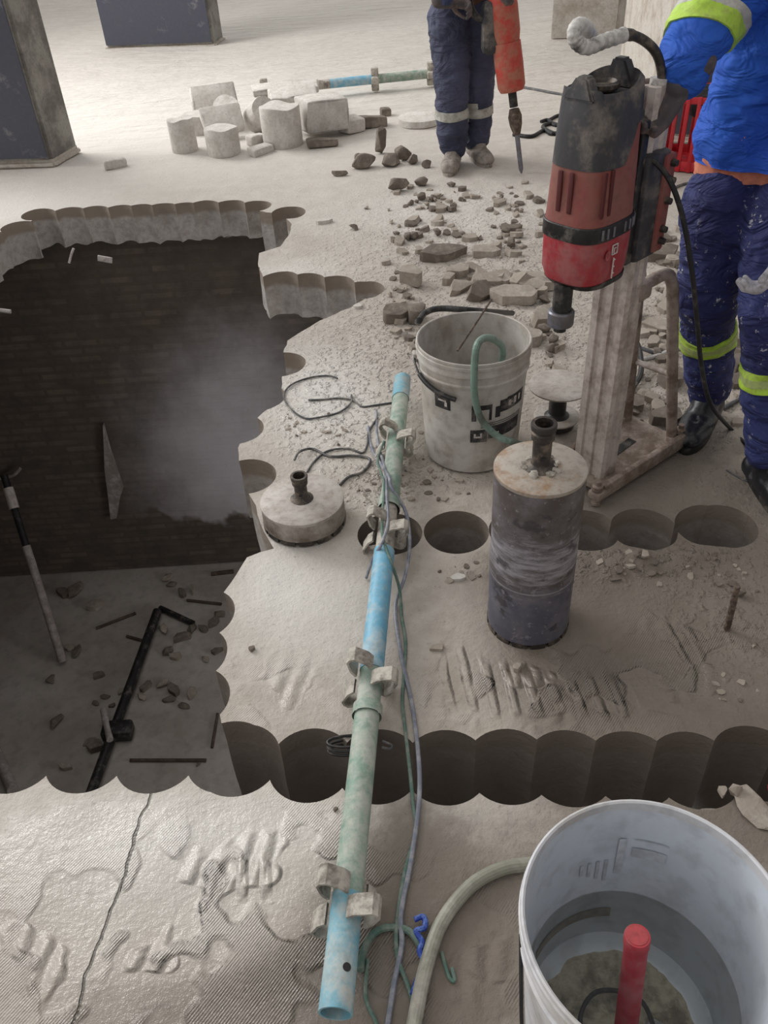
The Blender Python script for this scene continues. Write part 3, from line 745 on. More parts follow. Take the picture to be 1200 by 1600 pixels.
for c_, z_ in (((mx-.109,-.012,.905),(.006,.014,.09)),((mx-.109,.022,.905),(.006,.014,.09)),((mx-.075,-.089,.905),(.011,.006,.10)),((mx-.045,-.089,.905),(.011,.006,.10))):
    bm = bmesh.new(); box(bm, c_, z_, .0025); obj('cooling_slot', bm, slot_m, uh)
# cap: full ring on top, skirt lower at the front
rings = []
bm = bmesh.new(); n = 56; p = 3.0
def capring(z, hx, hy, cx):
    return [(cx+hx*math.copysign(abs(math.cos(a))**(2/p),math.cos(a)), hy*math.copysign(abs(math.sin(a))**(2/p),math.sin(a)), z) for a in [2*PI*k/n for k in range(n)]]
def lowz(x):
    f = (x-(mx-.1))/.2       # 0 front, 1 back
    return .955 if f < .60 else .955+min(1,(f-.60)/.06)*.075+max(0,(f-.66))*.07
R0 = [(x,y,lowz(x)) for x,y,z in capring(0,.106,.089,mx+.002)]
R1 = [(x,y,max(1.02,lowz(x)+.004)) for x,y,z in capring(0,.102,.086,mx+.003)]
def topz(x):
    f = (x-(mx-.1))/.2; return 1.105+.028*max(0,f-.55)*2.2+(.02 if f < .10 else 0)
R2 = [(x,y,topz(x)-.012) for x,y,z in capring(0,.096,.081,mx+.004)]
R3 = [(x,y,topz(x)) for x,y,z in capring(0,.086,.072,mx+.004)]
R4 = [(x,y,1.092) for x,y,z in capring(0,.072,.060,mx+.002)]
R5 = [(x,y,1.092) for x,y,z in capring(0,.05,.05,mx)]
RR = [[bm.verts.new(q) for q in r_] for r_ in (R0,R1,R2,R3,R4,R5)]
for a, b in zip(RR, RR[1:]):
    for k in range(n): bm.faces.new((a[k],a[(k+1)%n],b[(k+1)%n],b[k]))
bm.faces.new(RR[-1])
cp = obj('top_cap', bm, 'charcoal', rig, 40)
bm = bmesh.new(); lathe(bm, [(0,1.10),(.040,1.10),(.044,1.104),(.044,1.112),(.036,1.116),(.030,1.108),(0,1.106)], 32, (mx-.005,0,0)); obj('speed_dial', bm, 'steeldark', cp)
for x,s in ((mx+.082,1),(mx-.082,-1)):
    bm = bmesh.new(); vs = prism(bm, [(x-.018,-.045),(x+.014,-.05),(x+.014,.05),(x-.018,.045)], 1.09, 1.15 if s>0 else 1.135)
    for v in vs:
        if v.co.z > 1.1: v.co.y *= .35; v.co.x -= s*.01
    bmesh.ops.bevel(bm, geom=bm.edges[:], offset=.005, segments=2, affect='EDGES'); obj('cap_ridge', bm, 'charcoal', cp)
# badge and lettering on the red housing
bm = bmesh.new()
yy = -.0955
for (x,z,w_,h_) in ((-.125,.782,.022,.002),(-.125,.760,.022,.002),(-.136,.771,.002,.022),(-.114,.771,.002,.022),(-.125,.774,.010,.002),(-.128,.767,.002,.010),(-.125,.725,.0025,.05),(-.121,.745,.006,.002),(-.121,.728,.005,.002),(-.121,.712,.006,.002)):
    box(bm, (x-.052,yy-.0012,z), (w_,.003,h_))
obj('white_lettering', bm, 'decalw', rig)
bm = bmesh.new(); lathe(bm, [(0,0),(.011,0),(.012,.001),(0,.0015)], 16, (-.205,-.0955,.762), axis=(0,-1,0)); obj('round_badge', bm, dirty('pale_red_badge',(180,90,90),(150,70,70),.5,30,.5), rig)
for o_ in [c for c in rig.children if c.name.split('.')[0] in ('lower_housing','bottom_seal','vent_band','upper_housing','top_cap','white_lettering','round_badge')]:
    o_.matrix_basis = Matrix.Translation((0,0,MZ)) @ Matrix.Translation((mx,0,.90)) @ Matrix.Diagonal((.90,.90,1.02,1)) @ Matrix.Translation((-mx,0,-.90))
# spindle and chuck
sx = -.245
bm = bmesh.new(); lathe(bm, [(0,.60),(.016,.60),(.016,.64),(.024,.645),(.024,.726),(0,.726)], 28, (sx,0,0)); obj('spindle', bm, 'black', rig)
bm = bmesh.new(); lathe(bm, [(.018,.617),(.031,.617),(.033,.621),(.033,.652),(.030,.656),(.022,.656)], 32, (sx,0,0)); obj('chuck_ring', bm, 'chuck', rig)
# handle hoop (bent bar) in world points converted to the rig's frame
Ri = rig.matrix_basis.inverted() if False else (Matrix.Translation(rig.location) @ Matrix.Rotation(DA,4,'Z')).inverted()
def rl(p): return Ri @ p
hp = [V(1032,150,2.06),V(1034,118,2.06),V(1026,84,2.05),V(1004,62,2.04),V(976,54,2.02),V(945,64,2.0),V(918,74,1.98),V(902,66,1.97),V(897,52,1.97),V(903,40,1.99),V(914,42,2.03),V(922,54,2.07)]
bm = bmesh.new(); tube(bm, [rl(p) for p in hp], lambda t: .0105 if t < .32 else (.0125 if t < .5 else .0145), 14, 6); hh = obj('carry_handle', bm, 'steeldark', rig)
bm = bmesh.new(); tube(bm, [rl(p) for p in hp[4:]], lambda t: .0155+.0006*math.sin(t*120), 14, 24); obj('handle_grip', bm, 'grip', hh, label='pale worn grip')
bm = bmesh.new(); cyl(bm, rl(V(1030,122,2.06)), rl(V(1024,150,2.06)), .02, n=16); obj('handle_clamp', bm, 'grip', rig)
cordp = [V(1006,250,2.02), V(1022,252,2.0),V(1048,285,1.98),V(1068,345,1.98),V(1082,430,1.98),V(1090,510,2.0),V(1096,570,2.02),V(1110,630,2.04)]
g1 = [onfloor(G(1140,672),.006), onfloor(G(1170,700),.006), onfloor(G(1215,735),.006)]
bm = bmesh.new(); tube(bm, [rl(p) for p in cordp+g1], .0065, 10); obj('power_cord', bm, 'blackm', rig)

# ------------------------------------------------------------------ people
def capsule(bm, a, b, ra, rb, n=16):
    a, b = Vec(a), Vec(b); d = b-a
    if d.length < 1e-6: d = Vec((0,0,.001))
    L_ = d.length; P = []
    for k in range(6): t = PI/2*(1-k/5); P.append((ra*math.cos(t), -ra*math.sin(t)))
    for k in range(1,7): t = PI/2*(k-1)/5; P.append((rb*math.cos(t), L_+rb*math.sin(t)))
    P = [(max(x,0) if x > 1e-4 else 0, z) for x, z in P]
    lathe(bm, P, n, a, axis=d)
def chain(bm, L_, n=16):
    for (a, ra), (b, rb) in zip(L_, L_[1:]): capsule(bm, a, b, ra, rb, n)
def remesh(bm, vox=.008, smooth=4, disp=0, fs=10, seed=0):
    me = bpy.data.meshes.new('tmp'); bmesh.ops.recalc_face_normals(bm, faces=bm.faces[:]); bm.to_mesh(me); bm.free()
    o = bpy.data.objects.new('tmp', me); C.objects.link(o)
    r = o.modifiers.new('r', 'REMESH'); r.mode = 'VOXEL'; r.voxel_size = vox
    s = o.modifiers.new('s', 'SMOOTH'); s.iterations = smooth; s.factor = .5
    dg = bpy.context.evaluated_depsgraph_get(); dg.update()
    m2 = bpy.data.meshes.new_from_object(o.evaluated_get(dg))
    bpy.data.objects.remove(o); bpy.data.meshes.remove(me)
    if disp:
        nn = [v.normal.copy() for v in m2.vertices]
        for v, nrm in zip(m2.vertices, nn):
            p = v.co
            q = Vec((p.x*fs, p.y*fs, p.z*fs*1.7+seed))
            w1 = noise.noise(q); w2 = 1-abs(noise.noise(q*1.9+Vec((9,3,seed))))*2
            v.co = p+nrm*(disp*w1+disp*.8*w2*.6)
    return m2
def hand(bm, W, f, pn, size=.19, curl=.5, side=1, r=.009):
    """W wrist, f forward, pn palm normal, side +1/-1 puts the thumb"""
    W, f, pn = Vec(W), Vec(f).normalized(), Vec(pn); pn = (pn-f*pn.dot(f)).normalized(); s = f.cross(pn).normalized()*side
    k = size/.19; pr_ = .8 if r < .01 else 1
    for i in range(4):
        off = s*(.030-.020*i)*k
        capsule(bm, W+off*.55, W+f*.088*k+off, .015*k*pr_, .0125*k*pr_, 12)
        q = W+f*.090*k+off; d = f.copy(); ln = [(.040,.024,.020),(.045,.028,.021),(.042,.026,.020),(.033,.020,.018)][i]
        for j, l in enumerate(ln):
            c = curl*(.7,1.,.8)[j]; ax = s*side
            d = (d*math.cos(c)+pn*math.sin(c)).normalized() if j == 0 else (d*math.cos(c)+(pn*math.cos(sum_a)-f*math.sin(sum_a))*math.sin(c)).normalized()
            sum_a = math.atan2(d.dot(pn), d.dot(f))
            e = q+d*l*k; capsule(bm, q, e, r*(1-.08*j)*k, r*(.92-.1*j)*k, 10); q = e
    t0 = W+f*.025*k+s*.028*k; t1 = t0+(f*.55+s*.75+pn*.25).normalized()*.042*k; t2 = t1+(f*.85+s*.25+pn*.35).normalized()*.03*k; t3 = t2+(f*.9-s*.05+pn*.45).normalized()*.024*k
    capsule(bm, t0, t1, .015*k*pr_, .0115*k*pr_, 12); capsule(bm, t1, t2, .0115*k*pr_, .0105*k*pr_, 12); capsule(bm, t2, t3, .0105*k*pr_, .009*k*pr_, 12)
def band(src, name, parent, test, off, mat):
    p0, d, a, b, rad = test
    bm = bmesh.new(); bm.from_mesh(src)
    for co, no in ((p0+d*a, -d), (p0+d*b, d)):
        bmesh.ops.bisect_plane(bm, geom=bm.verts[:]+bm.edges[:]+bm.faces[:], plane_co=co, plane_no=no, clear_outer=True)
    bmesh.ops.delete(bm, geom=[v for v in bm.verts if ((v.co-p0)-d*(v.co-p0).dot(d)).length > rad], context='VERTS')
    if not bm.faces: bm.free(); return None
    nn = {v: (lambda q: (q-d*q.dot(d)).normalized())(v.normal) for v in bm.verts}
    base = {v: v.co.copy() for v in bm.verts}
    be = [e for e in bm.edges if len(e.link_faces) == 1]
    for v in base: v.co = base[v]+nn[v]*off
    mp = {}
    for e in be:
        for v in e.verts:
            if v not in mp: mp[v] = bm.verts.new(base[v]-nn[v]*.004)
    for e in be: x, y = e.verts; bm.faces.new((x, y, mp[y], mp[x]))
    return obj(name, bm, mat, parent, 60)
def cut_below(me, z):
    bm = bmesh.new(); bm.from_mesh(me)
    bmesh.ops.bisect_plane(bm, geom=bm.verts[:]+bm.edges[:]+bm.faces[:], plane_co=(0,0,z), plane_no=(.03,.0,-1), clear_outer=True)
    ret = [e for e in bm.edges if len(e.link_faces) == 1]
    mp = {}
    for e in ret:
        for v in e.verts:
            if v not in mp:
                n_ = Vec((v.normal.x,v.normal.y,0)).normalized(); mp[v] = bm.verts.new(v.co-n_*.012+Vec((0,0,.004)))
    for e in ret: x, y = e.verts; bm.faces.new((x, y, mp[y], mp[x]))
    bm.to_mesh(me); bm.free(); return me
def slab_test(p0, d, a, b, rad):
    return (Vec(p0), Vec(d).normalized(), a, b, rad)
def boot(bm, ank, toe_dir, L_=.30, up=.20, rk=1.0):
    """boot with sole on z=0 at ankle xy, toe_dir horizontal"""
    d = Vec((toe_dir[0],toe_dir[1],0)).normalized(); z = Vec((0,0,1)); a = Vec((ank[0],ank[1],0)); g = ank[2]
    heel = a-d*.055+z*(g+.045); mid = a+d*.06+z*(g+.048); ball = a+d*.13+z*(g+.042); toe = a+d*.185+z*(g+.040)
    s = Vec((-d.y,d.x,0))
    for k in (-1,1):
        capsule(bm, heel+s*.008*k, mid+s*.012*k, .040, .042); capsule(bm, mid+s*.012*k, ball+s*.017*k, .042, .040); capsule(bm, ball+s*.017*k, toe+s*.012*k, .040, .034)
    capsule(bm, a+d*.01+z*(g+.06), a+d*-.005+z*(g+up), .052*rk, .058*rk); capsule(bm, a+d*.07+z*(g+.07), a+d*.0+z*(g+.14), .040, .048)
def sole(bm, ank, toe_dir):
    d = Vec((toe_dir[0],toe_dir[1],0)).normalized(); s = Vec((-d.y,d.x,0)); a = Vec((ank[0],ank[1],0)); n = 28
    P = []
    for k in range(n):
        t = 2*PI*k/n; c = math.cos(t); q = a+d*(.062+.162*c)+s*(.046+.010*c)*math.sin(t); P.append((q.x,q.y))
    prism(bm, P, ank[2]+.001, ank[2]+.026)
def person(label, J, jacket, trousers, bootm, gl, hands, toes, tcol, s=1.0, soft=.006):
    """J: dict of joints. clothes are children of the one continuous body"""
    bm = bmesh.new()
    up = lambda p, z: Vec((p.x,p.y,p.z+z))
    for k in ('A','B'):
        an, kn, hp_ = J['an'+k], J['kn'+k], J['hip'+k]
        chain(bm, [(an,.038),(an+(kn-an)*.6,.052),(kn,.052),(kn+(hp_-kn)*.5,.068),(hp_,.082)])
        d = Vec((toes[k][0],toes[k][1],0)).normalized(); chain(bm, [(an,.036),(Vec((an.x,an.y,.04))+d*.02,.034),(Vec((an.x,an.y,.034))+d*.15,.028)])
    pel, che, nk = J['pel'], J['che'], J['neck']; sh = (J['shA']-J['shB'])
    rt = sh.normalized()
    for k in (-1,1):
        chain(bm, [(pel+rt*.065*k,.10),(pel+(che-pel)*.45+rt*.05*k,.095),(che+rt*.075*k,.10),(che+(nk-che)*.55+rt*.07*k,.075)])
    chain(bm, [(che,.10),(nk,.055),(nk+Vec((0,0,.05)),.052)])
    for k in ('A','B'): chain(bm, [(J['sh'+k],.050),(J['el'+k],.036),(J['wr'+k],.027)]); chain(bm, [(che+(nk-che)*.6,.06),(J['sh'+k],.055)])
    for k in ('A','B'): f, pn, sd, cu = hands[k]; hand(bm, J['wr'+k], f, pn, .188, cu, sd, .0072)
    hd_ = J['head']; fd = J['face'].normalized(); sd = Vec((-fd.y,fd.x,0)).normalized()
    capsule(bm, hd_+Vec((0,0,.03))-fd*.015, hd_+Vec((0,0,.045))+fd*.01, .078, .076); capsule(bm, hd_+fd*.02+Vec((0,0,-.01)), hd_+fd*.045+Vec((0,0,-.075)), .062, .038)
    capsule(bm, hd_+fd*.085+Vec((0,0,.01)), hd_+fd*.10+Vec((0,0,-.025)), .009, .014, 10)
    capsule(bm, hd_+fd*.078+sd*.018+Vec((0,0,-.06)), hd_+fd*.078-sd*.018+Vec((0,0,-.06)), .008, .008, 10)
    for k in (-1,1):
        capsule(bm, hd_+sd*.074*k+Vec((0,0,.01)), hd_+sd*.078*k+Vec((0,0,-.03)), .013, .010, 10)
        capsule(bm, hd_+sd*.03*k+fd*.075+Vec((0,0,.035)), hd_+sd*.045*k+fd*.066+Vec((0,0,.035)), .009, .008, 10)
    body = obj('person', remesh(bm, .0075, 3), 'skin', None, 0)
    for p in body.data.polygons: p.use_smooth = True
    tag(body, label, 'person')
    # eyes
    for k in (-1,1):
        bm = bmesh.new(); bmesh.ops.create_uvsphere(bm, u_segments=12, v_segments=8, radius=.011, matrix=Matrix.Translation(hd_+sd*.031*k+fd*.073+Vec((0,0,.014)))); obj('eye', bm, 'grip', body)
    bm = bmesh.new(); cz = hd_+Vec((0,0,.075)); lathe(bm, [(.128,-.006),(.125,0),(.108,.006),(.102,.04),(.08,.075),(.04,.094),(0,.098)], 32, cz); obj('hard_hat', bm, 'white', body)
    # trousers
    bm = bmesh.new()
    for k in ('A','B'):
        an, kn, hp_ = J['an'+k], J['kn'+k], J['hip'+k]; lo = an+(kn-an)*J.get('cuff',.02)
        chain(bm, [(lo,.068*s),(an+(kn-an)*.35,.074*s),(an+(kn-an)*.75,.076*s),(kn,.080*s),(kn+(hp_-kn)*.5,.092*s),(hp_,.106*s)], 20)
    for k in (-1,1): chain(bm, [(pel+rt*.065*k-Vec((0,0,.03)),.112),(pel+rt*.055*k+Vec((0,0,.08)),.098)], 20)
    tm = remesh(bm, .009, 5, .011, 11, 2.0); tr = obj('trousers', tm, trousers, body, 0)
    for p in tm.polygons: p.use_smooth = True
    for k in ('A','B'):
        an, kn = J['an'+k], J['kn'+k]; d = kn-an; q = J.get('band',.62)
        if tcol == 'two':
            band(tm, 'reflective_band', body, slab_test(an, d, d.length*q-.028, d.length*q+.028, .14), .005, 'lime'); band(tm, 'reflective_strip', body, slab_test(an, d, d.length*q-.010, d.length*q+.012, .14), .007, 'limesilver')
        else: band(tm, 'reflective_band', body, slab_test(an, d, d.length*q-.026, d.length*q+.026, .16), .005, 'silver')
    # jacket
    bm = bmesh.new()
    for k in (-1,1):
        chain(bm, [(pel+rt*.062*k+Vec((0,0,-.06)),.128),(pel+rt*.066*k+Vec((0,0,.10)),.124),(pel+(che-pel)*.45+rt*.065*k,.118),(che+rt*.085*k,.120),(che+(nk-che)*.55+rt*.075*k,.088)], 20)
    chain(bm, [(che+(nk-che)*.3,.12),(nk,.066)])
    for k in ('A','B'): chain(bm, [(che+(nk-che)*.6,.08),(J['sh'+k],.082),(J['el'+k],.074),(J['wr'+k]-(J['wr'+k]-J['el'+k]).normalized()*.02,.050)], 20)
    jm = cut_below(remesh(bm, .009, 5, .013, 9, 5.0), J['hemz']); jk = obj('jacket', jm, jacket, body, 0)
    for p in jm.polygons: p.use_smooth = True
    # boots and gloves
    for k in ('A','B'):
        bm = bmesh.new(); boot(bm, (J['an'+k].x,J['an'+k].y,J['g'+k]), toes[k]); o = obj('boot', remesh(bm, .007, 5, .002, 20), bootm, body, 0)
        for p in o.data.polygons: p.use_smooth = True
        bm = bmesh.new(); sole(bm, (J['an'+k].x,J['an'+k].y,J['g'+k]-.004), toes[k]); obj('sole', bm, 'black' if bootm == 'boot' else bootm, o)
        bm = bmesh.new(); f, pn, sd_, cu = hands[k]; hand(bm, J['wr'+k], f, pn, .192, cu, sd_, .0115); capsule(bm, J['wr'+k]-Vec(f).normalized()*.05, J['wr'+k]+Vec(f).normalized()*.01, .040, .034)
        o = obj('glove', remesh(bm, .004, 2), gl[k], body, 0)
        for p in o.data.polygons: p.use_smooth = True
    return body, jm, tm
# worker by the drill
J = dict(hemz=V(1150,292,2.16).z, anA=V(1104,636,2.36), knA=V(1106,455,2.24), hipA=V(1128,315,2.27), anB=V(1200,735,1.98), knB=V(1205,490,2.04), hipB=V(1220,330,2.18),
         pel=V(1186,292,2.27), che=V(1262,40,2.27), shA=V(1180,-60,2.27), elA=V(1092,50,2.12), wrA=V(1066,128,2.06),
         shB=V(1345,-40,2.15), elB=V(1330,200,1.98), wrB=V(1228,372,1.90), gA=.0, gB=.0, cuff=.08, band=.62)
J['anA'].z = .10; J['anB'].z = .10
J['neck'] = J['che']+Vec((.0,-.02,.22)); J['head'] = J['neck']+Vec((-.05,-.05,.16)); J['face'] = Vec((-.8,-.5,-.25))
wp, jm, tm = person('person in bright blue jacket and splattered navy trousers standing beside the core drill', J, 'jacket', 'trousers', 'boot',
   {'A':'gloved','B':'glovew'}, {'A': (V(1040,160,2.05)-J['wrA'], (-.3,-.6,.3), 1, .75), 'B': (V(1190,480,1.86)-J['wrB'], (-1,.3,0), -1, .9)},
   {'A': (-.55,-.8), 'B': (.1,-1)}, 'two')
# sleeve band and shirt
d = (J['wrA']-J['elA'])
band(jm, 'sleeve_band', wp, slab_test(J['elA'], d, -.030, .012, .13), .005, 'lime'); band(jm, 'sleeve_band', wp, slab_test(J['elA'], d, -.052, -.028, .13), .005, 'silver')
bm = bmesh.new(); rt = (J['shA']-J['shB']).normalized()
for k in (-1,1): chain(bm, [(J['pel']+rt*.062*k+Vec((0,0,-.05)),.120),(J['pel']+rt*.06*k+Vec((0,0,.12)),.108)], 20)
sm = cut_below(remesh(bm, .008, 4, .010, 14, 1.0), J['hemz']-.035); o = obj('shirt', sm, 'shirt', wp, 0)
for p in sm.polygons: p.use_smooth = True
# far worker with the breaker
J = dict(hemz=V(715,4,5.3).z, anA=V(708,232,5.33), knA=V(706,138,5.30), hipA=V(704,28,5.42), anB=V(744,228,5.45), knB=V(746,136,5.42), hipB=V(746,28,5.46),
         pel=V(724,8,5.45), che=V(716,-95,5.38), shA=V(676,-128,5.36), elA=V(672,-50,5.30), wrA=V(700,2,5.16),
         shB=V(760,-128,5.40), elB=V(782,-65,5.30), wrB=V(776,-30,5.17), gA=.0, gB=.0, cuff=.08, band=.62)
J['anA'].z = .10; J['anB'].z = .10
J['neck'] = J['che']+Vec((.0,-.03,.20)); J['head'] = J['neck']+Vec((0,-.06,.15)); J['face'] = Vec((.2,-.8,-.5))
wp2, jm2, tm2 = person('person in dusty navy overalls with one reflective knee band working a red breaker', J, 'jacket2', 'trousers2', 'bootdust',
   {'A':'gloved','B':'gloved'}, {'A': ((.16,-.03,-.02), (0,-.5,-.5), 1, .9), 'B': ((.03,-.1,-.12), (.4,-.3,-.6), -1, .9)}, {'A': (-.25,-1), 'B': (.25,-1)}, 'one', 1.22)

# breaker
tip = onfloor(G(815,272)); top = V(778,-50,5.2); ax = top-tip; LB = ax.length
bk_ = thing('demolition_breaker', 'red electric breaker with long steel chisel held by the far worker', 'breaker', tip)
def bl(P, mat, name, n=24):
    bm = bmesh.new(); lathe(bm, P, n, axis=ax); return obj(name, bm, mat, bk_)
yb = lambda py: LB*((272-py)/322)**1.0
def bpos(py):
    lo, hi = 0., 1.
    for _ in range(40):
        m = (lo+hi)/2; p = tip+ax*m-CP; y = 800-FP*p.dot(UP)/p.dot(FW)
        if y > py: lo = m
        else: hi = m
    return lo*LB
bl([(0,.002),(.005,.006),(.014,.03),(.014,bpos(205)),(0,bpos(205))], 'chuck', 'chisel', 12)
bl([(0,bpos(212)),(.020,bpos(210)),(.036,bpos(195)),(.040,bpos(182)),(.028,bpos(170)),(0,bpos(169))], 'rust', 'tool_retainer', 16)
bl([(0,bpos(168)),(.024,bpos(167)),(.024,bpos(142)),(0,bpos(141))], 'black', 'nose', 20)
bl([(0,bpos(143)),(.066,bpos(142)),(.078,bpos(134)),(.080,bpos(100)),(.078,bpos(66)),(0,bpos(65))], 'orange', 'front_housing')
bl([(0,bpos(67)),(.072,bpos(66)),(.082,bpos(50)),(.084,bpos(10)),(.075,bpos(-20)),(.05,bpos(-30)),(0,bpos(-30))], 'orange', 'motor_housing')
dd = ax.normalized(); u1 = Vec((1,0,0)); u1 = (u1-dd*u1.dot(dd)).normalized(); w1 = dd.cross(u1)
bm = bmesh.new(); c_ = dd*bpos(30)
tube(bm, [c_-u1*.07-w1*.02, c_-u1*.15+dd*.05, c_-u1*.17+dd*.14, c_-u1*.12+dd*.22, c_-u1*.02+dd*.24], .018, 10); obj('side_handle', bm, 'black', bk_)
bm = bmesh.new(); box(bm, dd*bpos(38)-u1*.06, (.13,.10,.26), .03); obj('black_grip_housing', bm, 'charcoal', bk_)
cordp = [V(770,150,5.3),V(800,138,5.6),V(840,143,5.7),V(900,150,5.8)]
P = [onfloor(G(805,136),.006),onfloor(G(840,143),.006),onfloor(G(885,150),.006),onfloor(G(930,152),.006)]
bm = bmesh.new(); tube(bm, P, .010, 8); tag(obj('cable', bm, 'wire'), 'thin grey cable running over the floor behind the breaker', 'cable')
bm = bmesh.new(); P = [onfloor(G(x,y),.012) for x,y in ((802,212),(830,216),(850,205),(862,212),(880,204),(864,195),(848,200),(870,212),(900,206))]
tube(bm, P, .013, 8); tag(obj('cable', bm, 'blackm'), 'tangled dark cable heap on the floor between breaker and drill', 'cable')
bm = bmesh.new(); P = [onfloor(G(x,y),.010) for x,y in ((845,192),(856,190),(868,197),(884,190),(874,183),(858,190))]
tube(bm, P, .012, 8); tag(obj('cable', bm, 'blackm'), 'small black cable coil just left of the drill motor', 'cable')

# red crate behind the worker
cr = G(1090,262); ct = thing('crate', 'red slatted plastic crate on the floor behind the worker in blue', 'crate', (cr.x+.02,cr.y+.05,.005), math.radians(-28))
W_, D_, H_ = .42, .34, .40
def slats(c, ux, n, ln):
    bm = bmesh.new()
    for k in range(n+1):
        o_ = -ln/2+ln*k/n; box(bm, (c[0]+ux[0]*o_, c[1]+ux[1]*o_, H_/2), (.022,.022,H_), .003)
    for z in (.03,H_-.02): box(bm, (c[0],c[1],z), (abs(ux[0])*ln+.012,abs(ux[1])*ln+.012,.055 if z < .1 else .035), .003)
    obj('slatted_side', bm, 'crate', ct)
slats((0,-D_/2), (1,0), 7, W_); slats((0,D_/2), (1,0), 7, W_); slats((-W_/2,0), (0,1), 6, D_); slats((W_/2,0), (0,1), 6, D_)
bm = bmesh.new(); box(bm, (0,0,.01), (W_,D_,.012), .002); obj('crate_base', bm, 'crate', ct)
bm = bmesh.new(); box(bm, (0,0,0), (.30,.2,.14), .05)
for v in bm.verts: v.co += Vec((noise.noise(v.co*9),noise.noise(v.co*9+Vec((4,0,0))),noise.noise(v.co*8)))*.03
o = obj('rag', bm, 'blackm'); o.location = (ct.location.x+.02,ct.location.y+.0,.36); tag(o, 'black bundled cloth sticking out of the red crate', 'cloth')

# ------------------------------------------------------------------ hoses, cables, wires
def line(name, label, cat, P, r, mat, n=8, group=None, sm=6):
    bm = bmesh.new(); tube(bm, P, r, n, sm); return tag(obj(name, bm, mat, None, 0), label, cat, group)
def fl_pts(px, r): return [onfloor(G(x,y), r*.9) for x,y in px]
bc = Vec((cc.x,cc.y,0))
line('hose', 'green garden hose curling over the rim of the middle bucket', 'hose', [Vec((bc.x+.075,bc.y+.0,.24)),V(786,550,2.25),V(776,533,2.20),V(758,528,2.14),V(745,541,2.09),V(741,580,2.08),V(742,620,2.085),V(752,655,2.10),V(775,680,2.10),V(800,690,2.08),onfloor(G(835,705),.012),onfloor(G(856,706),.012)], .0105, 'hose', 12)
line('rod', 'thin dark steel rod leaning inside the middle bucket', 'rod', [V(715,548,2.24), V(768,468,2.48)], .0035, 'rust', 8, None, 0)
line('bent_pipe', 'dark bent pipe lying behind the left of the middle bucket', 'pipe', [onfloor(G(652,512),.03),V(654,503,2.70),V(664,489,2.74),V(690,482,2.76),V(750,486,2.76),onfloor(G(800,500),.03)], .011, 'black', 12)
line('hose', 'thick olive hose curving to the foreground bucket', 'hose', [onfloor(G(640,1640),.018)]+[onfloor(G(x,y),.018) for x,y in ((650,1592),(665,1520),(690,1450),(735,1392),(785,1364),(830,1356))]+[onfloor(G(900,1400),.016)] if False else [onfloor(G(x,y),.016) for x,y in ((640,1650),(650,1592),(665,1520),(690,1450),(735,1392),(785,1364),(835,1356))], .0135, 'hose2', 14)
tubez = lambda x, y: G(x, y, .115)
line('cable', 'grey blue cable running along the right of the scaffold tube', 'cable', [onfloor(G(575,668),.006),onfloor(G(582,705),.006),tubez(606,742),tubez(612,762),G(634,800,.06),G(640,850,.05),G(633,900,.03),onfloor(G(618,950),.007),onfloor(G(626,1020),.007),onfloor(G(641,1090),.007),onfloor(G(648,1130),.007),G(655,1200,.012),onfloor(G(654,1262),.007),onfloor(G(642,1350),.007),onfloor(G(627,1430),.007),onfloor(G(628,1480),.007),onfloor(G(616,1540),.007),onfloor(G(604,1620),.007)], .0052, 'cable')
line('cable', 'green grey cable twisted beside the blue cable', 'cable', [tubez(600,690),tubez(590,720),tubez(600,755),tubez(598,800),tubez(598,838),G(612,880,.09),G(624,920,.03),onfloor(G(628,965),.006),onfloor(G(634,1010),.006),onfloor(G(629,1090),.006),onfloor(G(632,1130),.006),G(640,1200,.01),onfloor(G(646,1262),.006),onfloor(G(650,1300),.006),onfloor(G(632,1370),.006),onfloor(G(620,1450),.006),onfloor(G(622,1500),.006),onfloor(G(640,1550),.006),onfloor(G(660,1620),.006)], .0042, 'rope')
line('cable', 'pale short cable crossing the scaffold tube above the second hole row', 'cable', [onfloor(G(588,645),.006),onfloor(G(590,690),.006),G(602,735,.1),tubez(604,775),tubez(606,815),tubez(596,850),G(583,872,.06),onfloor(G(572,905),.006)], .0045, 'cable')
el = [onfloor(G(497+52*math.cos(a)+4*math.sin(3*a), 622+33*math.sin(a)-4*math.cos(a)),.005) for a in [-.9-2*PI*k/18*.85 for k in range(19)]]
line('wire_loop', 'large loop of thin grey wire on the wet slurry by the pit edge', 'wire', el, .0035, 'wire', 6)
line('wire', 'thin grey wire from the wire loop to the top of the scaffold tube', 'wire', fl_pts(((482,628),(505,626),(530,625),(552,628),(566,637),(590,635),(614,632)), .004), .0035, 'wire', 6)
line('wire', 'dark wire looping behind the short core bit', 'wire', [onfloor(G(460,722),.01),G(468,706,.02),onfloor(G(488,702),.005),onfloor(G(510,712),.005),onfloor(G(525,714),.005),onfloor(G(550,713),.005),onfloor(G(574,716),.005),onfloor(G(578,724),.005),onfloor(G(566,738),.005),onfloor(G(545,745),.005),onfloor(G(531,758),.005)], .0042, 'wire', 6)
line('wire', 'thin wire arching from the slurry to the scaffold tube clamp', 'wire', fl_pts(((480,738),(490,722),(512,705),(545,702),(566,708),(574,694),(576,676),(590,655)), .004), .0035, 'wire', 6)
P = []
for k in range(40):
    a = 2*PI*k/13; c0 = G(548,1166,-.01); P.append(c0+Vec((.052*math.cos(a), .018*math.sin(a), .0012*k-.02)))
line('wire_coil', 'black wire coil lying in the third near hole under the scaffold tube', 'wire', P, .0035, 'black', 6, None, 3)
line('wire', 'short bent wire at the hole rim right of the scaffold tube', 'wire', fl_pts(((598,1160),(612,1166),(610,1172),(597,1170)), .004), .003, 'wire', 6)
